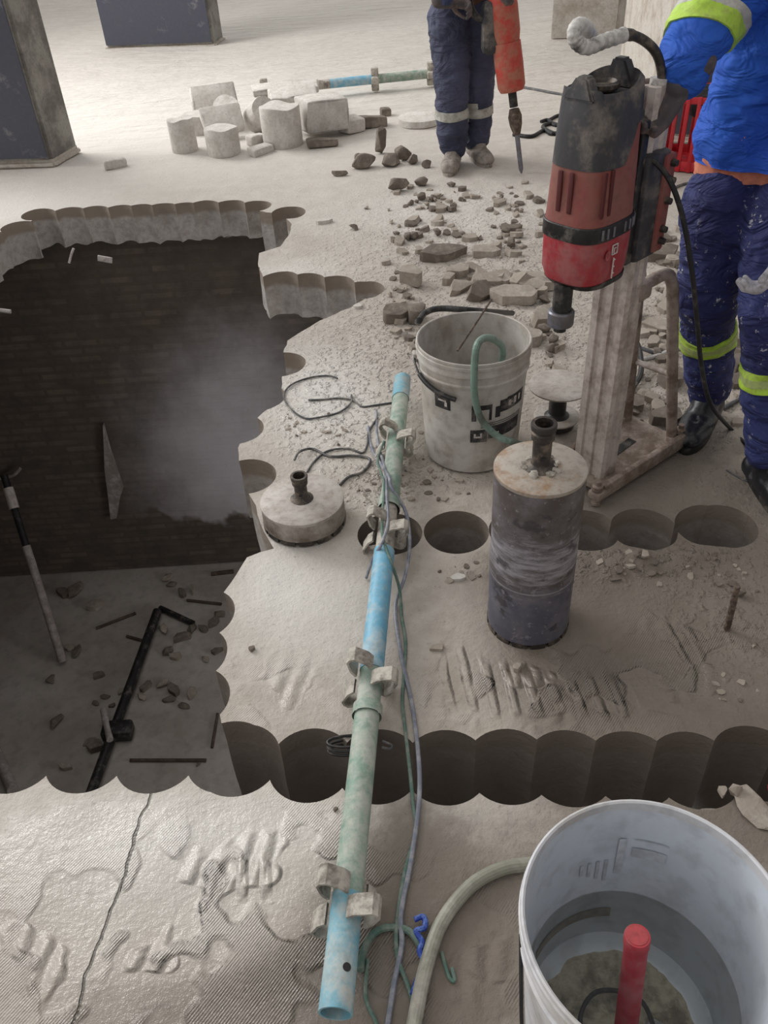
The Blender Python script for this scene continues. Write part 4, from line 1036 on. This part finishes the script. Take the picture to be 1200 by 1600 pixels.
el = [onfloor(G(614+50*math.cos(a), 1515+64*math.sin(a)),.006+.004*math.sin(5*a)) for a in [PI*.98+k*PI*1.25/12 for k in range(13)]]
line('rope', 'green rope arched around the cables at the near tube end', 'rope', el, .007, 'rope', 8)
line('rope', 'thin green rope trailing at the bottom edge beside the tube end', 'rope', fl_pts(((575,1500),(572,1560),(588,1600),(600,1640)), .004), .0035, 'rope', 8)
line('twine', 'bright blue twine knotted on the green rope', 'twine', [onfloor(G(x,y),.014) for x,y in ((648,1444),(662,1440),(664,1456),(650,1462),(660,1478),(656,1492),(662,1510),(652,1538),(645,1560))], .0055, 'bluerope', 8)
line('cord_end', 'small curled rope end right of the olive hose', 'rope', fl_pts(((690,1490),(694,1506),(702,1530),(710,1535),(706,1515)), .004), .0035, 'rope', 8)
line('cable', 'thin dark cable behind the worker leg at the right', 'cable', fl_pts(((1000,545),(1030,552),(1060,528),(1110,500),(1150,480),(1200,470),(1260,460)), .008), .008, 'wire')
line('cable', 'pale cable crossing the rubble left of the worker knees', 'cable', fl_pts(((985,565),(1020,560),(1060,549),(1120,545),(1180,530),(1260,515)), .008), .008, 'grip')
line('cable', 'grey cable looping between the worker legs', 'cable', fl_pts(((1130,640),(1160,625),(1200,610),(1250,600)), .008), .008, 'wire')
line('cable', 'black curled cable behind the drill stand brace', 'cable', [onfloor(G(972,550),.05),onfloor(G(985,548),.06),onfloor(G(996,565),.05),onfloor(G(1000,590),.02),onfloor(G(985,612),.012),onfloor(G(975,600),.012)], .010, 'black')
line('cable', 'thin cable arching on the floor by the worker waist', 'cable', fl_pts(((1052,296),(1070,289),(1090,288),(1130,292)), .008), .008, 'wire')
line('cable', 'thin line on slab by the right boot', 'cable', fl_pts(((1135,735),(1160,750),(1175,752),(1205,740)), .003), .003, 'wire')
# flanged black spool behind the mast
sp_ = G(868,668); t = thing('spool', 'black double flanged plastic spool dusted white behind the drill mast', 'spool', (sp_.x,sp_.y,.012), 0)
bm = bmesh.new(); lathe(bm, [(0,0),(.06,0),(.062,.02),(.03,.05),(.028,.12),(.04,.145),(.05,.15),(0,.15)], 36); obj('core', bm, 'black', t)
for z, r_ in ((.03,.075),(.15,.10)):
    bm = bmesh.new(); lathe(bm, [(.03,z-.01),(r_,z),(r_+.002,z+.006),(r_*.9,z+.010),(0,z+.006)], 40)
    obj('flange', bm, 'bittop2', t)

# far scaffold tube
def far_tube():
    a, b = onfloor(G(398,164),.10), onfloor(G(690,134),.10); t = thing('scaffold_tube', 'far blue and green scaffold tube lying behind the heap of concrete cores', 'scaffold tube', a); d = b-a
    for p0,p1,m in ((0,.24,'green'),(.24,.40,'bracket'),(.40,.64,'cyan2'),(.64,1,'green')):
        bm = bmesh.new(); cyl(bm, d*p0, d*p1, .035, n=20); obj('tube_section', bm, m, t)
    for q in (.06,.64,.94):
        bm = bmesh.new(); c_ = d*q; dn = d.normalized(); box(bm, c_, (.06,.16,.05), .01); box(bm, c_, (.06,.05,.17), .01); obj('v_bracket', bm, 'bracket', t)
far_tube()

# ------------------------------------------------------------------ rubble
def rock(s, seed, flat=False):
    rnd = random.Random(seed); bm = bmesh.new()
    for k in range(16 if not flat else 12):
        v = Vec((rnd.gauss(0,1),rnd.gauss(0,1),rnd.gauss(0,1))).normalized()
        if flat:
            a = rnd.uniform(0,2*PI); q = rnd.uniform(.75,1)
            for z in (-1,1): bm.verts.new((s[0]*.5*q*math.cos(a), s[1]*.5*q*math.sin(a)*1., z*s[2]*.5*rnd.uniform(.8,1)))
        else: bm.verts.new((v.x*s[0]*.5,v.y*s[1]*.5,v.z*s[2]*.5))
    bmesh.ops.convex_hull(bm, input=bm.verts[:])
    bmesh.ops.delete(bm, geom=[v for v in bm.verts if not v.link_faces], context='VERTS')
    m = min(s)*.06
    bmesh.ops.bevel(bm, geom=bm.edges[:], offset=m, segments=1, affect='EDGES', clamp_overlap=True)
    zmin = min(v.co.z for v in bm.verts)
    for v in bm.verts: v.co.z -= zmin
    return bm
def place(o, px, py, rz=0, dz=0, tilt=0):
    p = G(px,py); o.location = (p.x,p.y,hz(p.x,p.y)-.002+dz); o.rotation_euler = (tilt,0,rz)
    return o
def core(label, px, py, r, h, tilt=0, rz=0, seed=1, dz=0, name='concrete_core', notch=True):
    bm = bmesh.new(); n = 36; rings = []
    for z in (0,.02*h,.3*h,.6*h,.96*h,h):
        rr = r*(.97 if z in (0,h) else 1)
        rings.append([bm.verts.new((rr*math.cos(2*PI*k/n)*(1+.012*noise.noise(Vec((k*.4,z*20,seed)))), rr*math.sin(2*PI*k/n)*(1+.012*noise.noise(Vec((k*.4,z*20,seed+5)))), z+(.10*h*noise.noise(Vec((math.cos(2*PI*k/n),math.sin(2*PI*k/n),seed*3))) if z > .9*h else 0))) for k in range(n)])
    for a, b in zip(rings, rings[1:]):
        for k in range(n): bm.faces.new((a[k],a[(k+1)%n],b[(k+1)%n],b[k]))
    bm.faces.new(rings[0][::-1]); c_ = bm.verts.new((0,0,h*1.0))
    for k in range(n): bm.faces.new((rings[-1][k],rings[-1][(k+1)%n],c_))
    o = tag(obj(name, bm, 'conc_pale', None, 40), label, 'concrete core'); place(o, px, py, rz, dz, tilt); return o
core('cylindrical concrete core at the left front of the heap', 290, 236, .088, .21, seed=1)
core('short concrete core second from the left in the heap front', 351, 240, .112, .165, seed=2)
core('largest upright concrete core at the centre of the heap', 443, 226, .135, .25, seed=3)
core('low pale concrete core behind the leftmost core', 314, 206, .11, .13, seed=4)
core('tilted concrete core lying behind the short core', 402, 203, .10, .18, 1.1, .6, 5, .08)
core('small concrete core between heap and angled block', 360, 196, .09, .17, .5, 0, 6, .02)
def blk(label, px, py, s, rz, tilt=0, dz=0, seed=1, mat='conc_pale', name='concrete_block'):
    bm = bmesh.new(); box(bm, (0,0,s[2]/2), s, .012)
    bmesh.ops.subdivide_edges(bm, edges=bm.edges[:], cuts=2)
    for v in bm.verts: v.co += Vec((noise.noise(v.co*7+Vec((seed,0,0))),noise.noise(v.co*7+Vec((0,seed,0))),noise.noise(v.co*7+Vec((0,0,seed)))))*.018
    o = tag(obj(name, bm, mat, None, 30), label, 'rubble'); place(o, px, py, rz, dz, tilt); return o
blk('squared concrete block at the right end of the core heap', 507, 210, (.30,.26,.20), .35, 0, .05, 1)
blk('second pale block leaning behind the squared block', 462, 190, (.34,.20,.17), .15, .15, .05, 2)
blk('flat broken slab propped at the back of the heap', 340, 186, (.34,.22,.05), .2, .9, .12, 3)
blk('tilted slab leaning over the short concrete core', 350, 214, (.28,.2,.06), .3, .75, .1, 4)
blk('thin slab lying across the heap behind the largest core', 450, 178, (.5,.16,.05), .1, .1, .16, 5)
blk('small concrete lump at the heap right of the short core', 402, 226, (.14,.1,.07), .7, 0, 0, 6)
blk('narrow fragment beside the largest core on its left', 408, 240, (.18,.08,.05), .9, .1, 0, 7)
blk('rough fragment under the squared block', 503, 229, (.2,.1,.05), .2, 0, 0, 8, 'conc_dark')
blk('dark flat fragment right of the squared block', 580, 199, (.20,.09,.07), .25, 0, 0, 9, 'conc_dark')
blk('grey lump between squared block and dark flat fragment', 550, 206, (.16,.12,.10), .6, 0, 0, 10)
blk('small cube of concrete alone on the floor near the far tube', 602, 180, (.07,.06,.06), .3, 0, 0, 11, 'conc_dark')
core('flat disc of concrete left of the far worker shins', 655, 193, .15, .045, seed=7, name='concrete_disc')
blk('curved concrete sliver by the left column foot', 180, 262, (.16,.05,.05), .4, 0, 0, 12)
for i, (px,py,s,rz,tl,lab) in enumerate([(568,262,(.19,.11,.10),.1,0,'large flat stone at the left of the far rubble heap'),(593,240,(.10,.08,.20),.4,.3,'upright stone shard standing in the far rubble heap'),(612,258,(.15,.12,.09),.9,0,'stone in the middle of the far rubble heap'),
    (630,250,(.13,.1,.1),.2,0,'dark stone at the right of the far rubble heap'),(645,256,(.1,.08,.06),1.3,0,'small stone at the right end of the far rubble heap'),(560,250,(.06,.05,.05),0,0,'small stone behind the large flat stone'),(530,275,(.12,.05,.04),-.2,0,'thin stone lying alone left of the far rubble heap'),
    (622,298,(.14,.08,.08),0,0,'dark lump in front of the far rubble heap'),(667,262,(.08,.06,.05),.5,0,'small stone left of the far worker boots'),(660,290,(.11,.07,.06),.4,0,'stone in front of the far worker left boot')]):
    o = tag(obj('rubble_stone', rock(s, 50+i), 'conc_dark', None, 25), lab, 'stone'); place(o, px, py, rz, 0, tl)
# broken screed slabs around the chiselled recess
for i, (px,py,s,rz,tl,lab,mt) in enumerate([
    (692,398,(.24,.11,.06),.12,.25,'long tilted screed slab at the top of the chiselled recess','conc_dark'),(757,398,(.17,.1,.04),-.05,.1,'flat screed slab right of the long tilted slab','conc'),
    (640,440,(.13,.12,.07),.3,.1,'rounded screed lump on the left rim of the recess','conc'),(620,498,(.17,.09,.06),.3,.2,'dark broken slab left of the bent pipe','conc_dark'),(650,500,(.10,.09,.07),1.0,.1,'dark stone touching the bent pipe','conc_dark'),
    (720,450,(.17,.09,.05),.7,.4,'screed slab leaning on the right rim of the recess','conc'),(748,462,(.18,.10,.05),.8,.5,'tilted dark screed slab behind the middle bucket','conc_dark'),(770,440,(.20,.12,.04),.4,.2,'pale screed slab behind the tilted dark slab','conc'),
    (800,470,(.22,.14,.05),-.3,.1,'broad screed slab between bucket and drill chuck','conc'),(835,455,(.17,.1,.05),.5,.3,'screed slab left of the drill chuck','conc'),(715,425,(.13,.08,.05),.2,.2,'small screed slab inside the recess','conc'),
    (845,500,(.15,.09,.05),1.0,.3,'screed slab below the drill chuck','conc'),(825,535,(.13,.1,.05),.2,0,'screed piece at the bucket right side','conc'),(700,436,(.10,.06,.04),1.1,.1,'little screed piece on the recess floor','conc')]):
    o = tag(obj('screed_slab', rock(s, 90+i, True), mt, None, 25), lab, 'rubble'); place(o, px, py, rz, 0, tl)
for i, (px,py,s,rz,tl,lab,mt) in enumerate([
    (1035,405,(.20,.12,.05),.3,.15,'flat broken slab beyond the brace top, left of the thigh','conc_dark'),(1052,460,(.15,.10,.05),.8,.2,'tilted slab piece left of the worker knee','conc'),
    (1030,515,(.16,.11,.04),-.2,.1,'slab piece between brace and worker knee band','conc'),(1045,600,(.14,.10,.05),.5,.1,'broken piece left of the worker trouser cuff','conc_dark'),
    (1040,660,(.13,.09,.05),.1,.1,'dark stone just behind the worker left-hand boot toe','conc_dark'),(985,500,(.13,.09,.05),1.2,.2,'slab piece seen through the drill brace near its top','conc'),
    (1150,540,(.18,.12,.07),.2,.1,'largest block between the worker legs at band height','conc'),(1160,600,(.16,.08,.04),.1,.2,'flat layered piece between the worker shins','conc_dark'),(1155,575,(.12,.08,.05),.9,.1,'dark stone between the worker knees and shins','conc_dark'),
    (990,640,(.10,.07,.04),.4,.1,'stone on the floor under the cross bar of the brace','conc_dark'),(900,325,(.12,.08,.04),.4,.1,'slab piece hidden partly by the red motor','conc'),
    (560,480,(.05,.035,.015),.3,0,'small flake at the rim of the short hole row','conc_pale'),(508,348,(.11,.05,.02),.3,0,'white flake on the slab right of the last far hole','conc_pale'),
    (735,375,(.10,.06,.03),.1,.1,'thin plate behind the recess slabs','conc'),(690,330,(.09,.05,.03),.5,.1,'thin plate halfway between recess and far worker','conc'),(800,360,(.12,.06,.03),.2,.1,'thin plate left of the motor vents','conc_dark'),(780,320,(.10,.06,.03),.7,.1,'plate near the chisel tip side of the floor','conc')]):
    o = tag(obj('broken_slab', rock(s, 140+i, True), mt, None, 25), lab, 'rubble'); place(o, px, py, rz, 0, tl)
# countable chips
protos = []
for k in range(10):
    s = random.uniform(.7,1.3); bm = rock((.05*s,.036*s,.016*s), 200+k, True) if k % 3 else rock((.035*s,.03*s,.025*s), 200+k)
    me_ = bpy.data.meshes.new('concrete_chip'); bmesh.ops.recalc_face_normals(bm, faces=bm.faces[:]); bm.to_mesh(me_); bm.free()
    me_.materials.append(M[('conc','conc_dark','conc','conc_dark','conc')[k%5]]); protos.append(me_)
def chips(n, boxes, label, group, smin, smax, name='concrete_chip'):
    c_ = 0; tries = 0
    while c_ < n and tries < 6000:
        tries += 1
        b = random.choice(boxes); px = random.gauss((b[0]+b[2])/2,(b[2]-b[0])/3.4); py = random.gauss((b[1]+b[3])/2,(b[3]-b[1])/3.4)
        p = G(px,py)
        if any(hole(p.x+dx,p.y+dy) for dx in (-.03,.03) for dy in (-.03,.03)): continue
        if (p.x-cc.x)**2+(p.y-cc.y)**2 < .17**2: continue
        if py > 640 and (p.x-MO.x)**2+(p.y-MO.y)**2 < .3**2: continue
        o = bpy.data.objects.new(name, random.choice(protos)); C.objects.link(o)
        s = random.uniform(smin, smax); o.scale = (s,s,s*random.uniform(.7,1.2))
        o.location = (p.x,p.y,hz(p.x,p.y)-.003); o.rotation_euler = (random.uniform(-.3,.3),random.uniform(-.3,.3),random.uniform(0,6.28))
        tag(o, label, 'chip', group); c_ += 1
Z = [
 (34,(620,295,740,335),'on the slab in front of the far worker boots','before the far worker',.6,1.5),
 (26,(760,290,850,340),'on the slab under the breaker chisel side near the drill','left of the drill vents',.6,1.5),
 (34,(600,340,720,390),'between far worker and chiselled recess','behind the recess',.6,1.6),
 (24,(750,345,850,395),'right of the recess, left of the red motor','left of the red motor',.6,1.8),
 (18,(590,420,645,500),'along the left rim of the chiselled recess','left rim of the recess',.5,1.4),
 (26,(740,420,850,470),'behind the back rim of the middle bucket','behind the middle bucket',.8,2.2),
 (14,(600,500,655,560),'left of the middle bucket rim','left of the middle bucket',.4,1.3),
 (14,(835,520,880,600),'between middle bucket and drill mast','between bucket and mast',.6,1.6),
 (30,(1020,360,1075,450),'beyond the back brace, left of the worker thigh','left of the worker thigh',.7,1.9),
 (30,(1005,450,1065,560),'between back brace and worker shin','between brace and shin',.7,1.9),
 (26,(950,570,1060,680),'on the floor under the drill stand brace','under the brace',.6,1.6),
 (20,(1135,500,1190,640),'between the two legs of the worker','between the worker legs',.6,1.7)]
for n_, bx_, lab, grp, s0, s1 in Z:
    chips(n_, [bx_], 'small broken concrete chip '+lab, 'chips '+grp, s0, s1)
chips(26, [(480,640,560,700),(440,640,500,690)], 'tiny grey pebble on wet slurry between the two wire loops', 'pebbles between the wire loops', .18, .42, 'pebble')
chips(26, [(540,740,600,790),(600,700,650,780)], 'tiny grey pebble on the slab beside the second hole row and tube', 'pebbles at the tube joint', .18, .42, 'pebble')
chips(16, [(650,690,720,780)], 'tiny stone chip on the slab in front of the middle bucket', 'chips before the middle bucket', .25, .6, 'pebble')
chips(10, [(700,870,755,915)], 'tiny stone chip left of the tall core bit', 'chips left of the tall bit', .25, .6, 'pebble')
chips(22, [(930,860,1050,910)], 'small chip in the slurry heap right of the tall core bit', 'chips in the slurry heap', .2, .6, 'pebble')
chips(14, [(1060,870,1180,930)], 'small chip between right holes and rusty bar', 'chips behind the bar', .2, .6, 'pebble')
chips(12, [(1100,1040,1190,1140)], 'small chip between rusty bar and the near holes', 'chips before the bar', .2, .5, 'pebble')
# single stones that stand out
for i, (px,py,s,rz,lab,mt) in enumerate([
    (683,1016,(.045,.030,.012),.5,'flat oval chip alone right of the blue tube section','conc'),(962,908,(.035,.016,.008),0,'thin brown chip on the slab right of the tall core bit','conc_dark'),
    (808,1047,(.025,.022,.018),.3,'small cube of concrete below the tall core bit','conc'),(393,1016,(.022,.016,.012),.8,'small dark pebble on smooth slab near the pit cusp','conc_dark'),
    (1155,930,(.035,.03,.03),.2,'dark stone beside the rusty anchor bar','conc_dark'),(1146,1240,(.035,.03,.03),.4,'small stone on the near rim of the right holes','conc'),(1127,1240,(.030,.022,.014),.9,'flat stone left of the small rim stone','conc'),
    (1180,1265,(.075,.12,.02),.2,'broken slab plate at the right edge above the large bucket','conc'),(525,1266,(.012,.012,.008),0,'single dark pebble left of the green tube section','conc_dark'),(715,905,(.05,.03,.012),.2,'pale flat flake on the slab left of the tall core bit','conc_pale')]):
    o = tag(obj('stone_chip', rock(s, 300+i, s[2] < .02), mt, None, 25), lab, 'stone'); place(o, px, py, rz)
# anchor bar
a = onfloor(G(1136,983)); b = V(1152,916,a.y-.005)
t = thing('anchor_bar', 'short rusty threaded bar standing out of the slab at the right', 'bar', a)
bm = bmesh.new(); d = b-a; nrib = 16; P = [(0,-.02)]
for k in range(nrib*2+1): P.append((.0085 if k % 2 else .0070, d.length*k/(nrib*2)))
P.append((0,d.length)); lathe(bm, P, 14, axis=d); obj('rod', bm, 'rust', t)
# red object at the right edge
bm = bmesh.new(); capsule(bm, (0,0,.02), (.12,.02,.025), .020, .020)
o = tag(obj('red_grip', bm, 'red', None, 0), 'red rounded tool grip entering at the right edge above the large bucket', 'tool'); p = G(1200,1242); o.location = (p.x+.015,p.y,hz(p.x,p.y))
# scraps by the far pit rim
def scrap(label, a, b, w_, mat='decalw'):
    bm = bmesh.new(); d = (b-a); u_, v_ = frame(d)
    tube(bm, [a, (a+b)/2+Vec((0,0,.004)), b], w_, 6, 3); return tag(obj('plastic_scrap', bm, mat), label, 'scrap')
scrap('thin white scrap hanging from the far pit edge', V(115,388,4.80), V(108,411,4.78), .007)
bm = bmesh.new(); box(bm, (0,0,0), (.085,.012,.035), .003, Matrix.Rotation(.25,3,'Y')); o = tag(obj('plastic_scrap', bm, 'decalw'), 'small white square scrap under the far pit edge', 'scrap'); o.location = V(164,405,4.86)
scrap('white scrap sticking out at the left edge of the pit', V(-18,485,4.1), V(17,487,4.1), .011, 'pale')

# ------------------------------------------------------------------ pit bottom
zb = ZB
def gb(px, py, dz=0): return G(px,py,ZB+dz)+Vec((0,0,0))
def rod(name, label, cat, a, b, r, mat, n=14):
    bm = bmesh.new(); cyl(bm, a, b, r, n=n); return tag(obj(name, bm, mat), label, cat)
pa, pb = gb(246,955,.05), gb(140,1245,.05)
t = thing('steel_prop', 'dark steel tube with clamp lying on the basement floor', 'tube', pa); d = pb-pa
bm = bmesh.new(); cyl(bm, (0,0,0), d, .034, n=20); obj('tube', bm, 'black', t)
bm = bmesh.new(); c_ = gb(184,1142,.06)-pa; box(bm, c_, (.20,.12,.10), .02, Matrix.Rotation(0,3,'Z')); obj('clamp', bm, 'black', t)
bm = bmesh.new(); cyl(bm, c_+Vec((-.12,.15,.04)), c_+Vec((-.02,-.1,.04)), .022, n=12); obj('clamp_handle', bm, 'pale', t)
rod('steel_bar', 'dark bar angled from the far end of the dark tube', 'bar', gb(250,950,.03), gb(302,974,.03), .022, 'black')
rod('rebar', 'thin bar lying across the basement floor near the pit front', 'bar', gb(203,1188,.01), gb(322,1188,.01), .012, 'wood', 8)
rod('rebar', 'short thin bar by the right side of the basement floor', 'bar', gb(340,1115,.01), gb(331,1168,.01), .010, 'wood', 8)
rod('stick', 'thin stick on the basement floor left of the dark tube', 'stick', gb(150,982,.01), gb(212,958,.01), .012, 'wood', 8)
rod('stick', 'short stick lying beside the middle of the dark tube', 'stick', gb(198,994,.01), gb(222,1001,.01), .012, 'wood', 8)
rod('stick', 'long thin stick by the pit right corner rubble', 'stick', gb(292,938,.01), gb(346,944,.01), .012, 'wood', 8)
rod('stick', 'short stick at the foot of the brick wall right end', 'stick', gb(330,897,.01), gb(365,893,.01), .018, 'wood', 8)
pa = gb(98,1034,.03); pt = V(6,742,WL-.12)
t = thing('leaning_pole', 'pale pole leaning from basement floor to brick wall at the left', 'pole', pa); d = pt-pa
for q0,q1,r_,m in ((0,.62,.030,'pale'),(.62,.82,.026,'blackm'),(.82,.93,.036,'decalw'),(.93,1,.026,'blackm')):
    bm = bmesh.new(); cyl(bm, d*q0, d*q1, r_, n=16); obj('pole_section', bm, m, t)
rod('pole', 'grey pole end lying at the near left corner of the pit', 'pole', gb(-30,1120,.04), gb(20,1234,.04), .035, 'pale')
bm = bmesh.new(); q = [V(162,662,WL-.02),V(172,700,WL-.02),V(193,762,WL-.02),V(188,775,WL-.02),V(183,806,WL-.02),V(174,808,WL-.02),V(170,772,WL-.02),V(165,735,WL-.02)]
vs = [bm.verts.new(p-Vec((0,.03,0))) for p in q]; vb_ = [bm.verts.new(p+Vec((0,.015,0))) for p in q]
bm.faces.new(vs); bm.faces.new(vb_[::-1])
for k in range(len(q)): bm.faces.new((vs[k],vs[(k+1)%len(q)],vb_[(k+1)%len(q)],vb_[k]))
tag(obj('timber_splinter', bm, 'pale'), 'pale pointed timber splinter fixed on the brick wall', 'timber')
line('cable', 'pale curved cable end on the brick wall at the left', 'cable', [V(-20,752,WL-.03),V(8,746,WL-.05),V(22,742,WL-.06),V(32,732,WL-.05)], .012, 'pale')
rb = []
for i, (px,py,s) in enumerate([(150,950,.16),(118,925,.2),(100,930,.15),(262,905,.12),(285,930,.12),(268,915,.1),(300,925,.11),(345,962,.12),(335,975,.12),(255,985,.14),(285,1000,.15),(262,1020,.16),(275,1028,.11),(300,985,.12),(318,985,.1),(255,1070,.12),(272,1082,.14),(265,1095,.1),(300,1085,.12),(288,1105,.1),(228,1075,.11),(222,1090,.1),(155,1058,.1),(120,1020,.14),(110,1015,.1),(90,1130,.14),(150,1170,.16),(140,1160,.1),(180,1150,.1),(165,1090,.08),(190,1082,.07),(150,1100,.07),(175,1105,.06),(322,1030,.1),(340,1020,.1),(80,1065,.12),(105,1200,.1),(310,1195,.05)]):
    o = bpy.data.objects.new('rubble_stone', protos[i%10]) if False else obj('rubble_stone', rock((s,s*.6,s*.38), 400+i, i%2 == 0), ('conc','conc_dark')[i%3>0], None, 25)
    o.location = gb(px,py,-.004); o.rotation_euler = (0,0,i*1.3); tag(o, *(lambda w_: ('dark stone on the basement floor '+w_, 'stone', 'basement stones '+w_))('by the brick wall left of the dark tube' if py < 960 and px < 200 else 'between brick wall and the top of the dark tube' if py < 965 else 'right of the dark tube' if px > 220 else 'left of the dark tube, beside the pole foot' if py < 1070 else 'around the clamp of the dark tube' if py > 1125 and px > 130 else 'below the middle of the dark tube'))
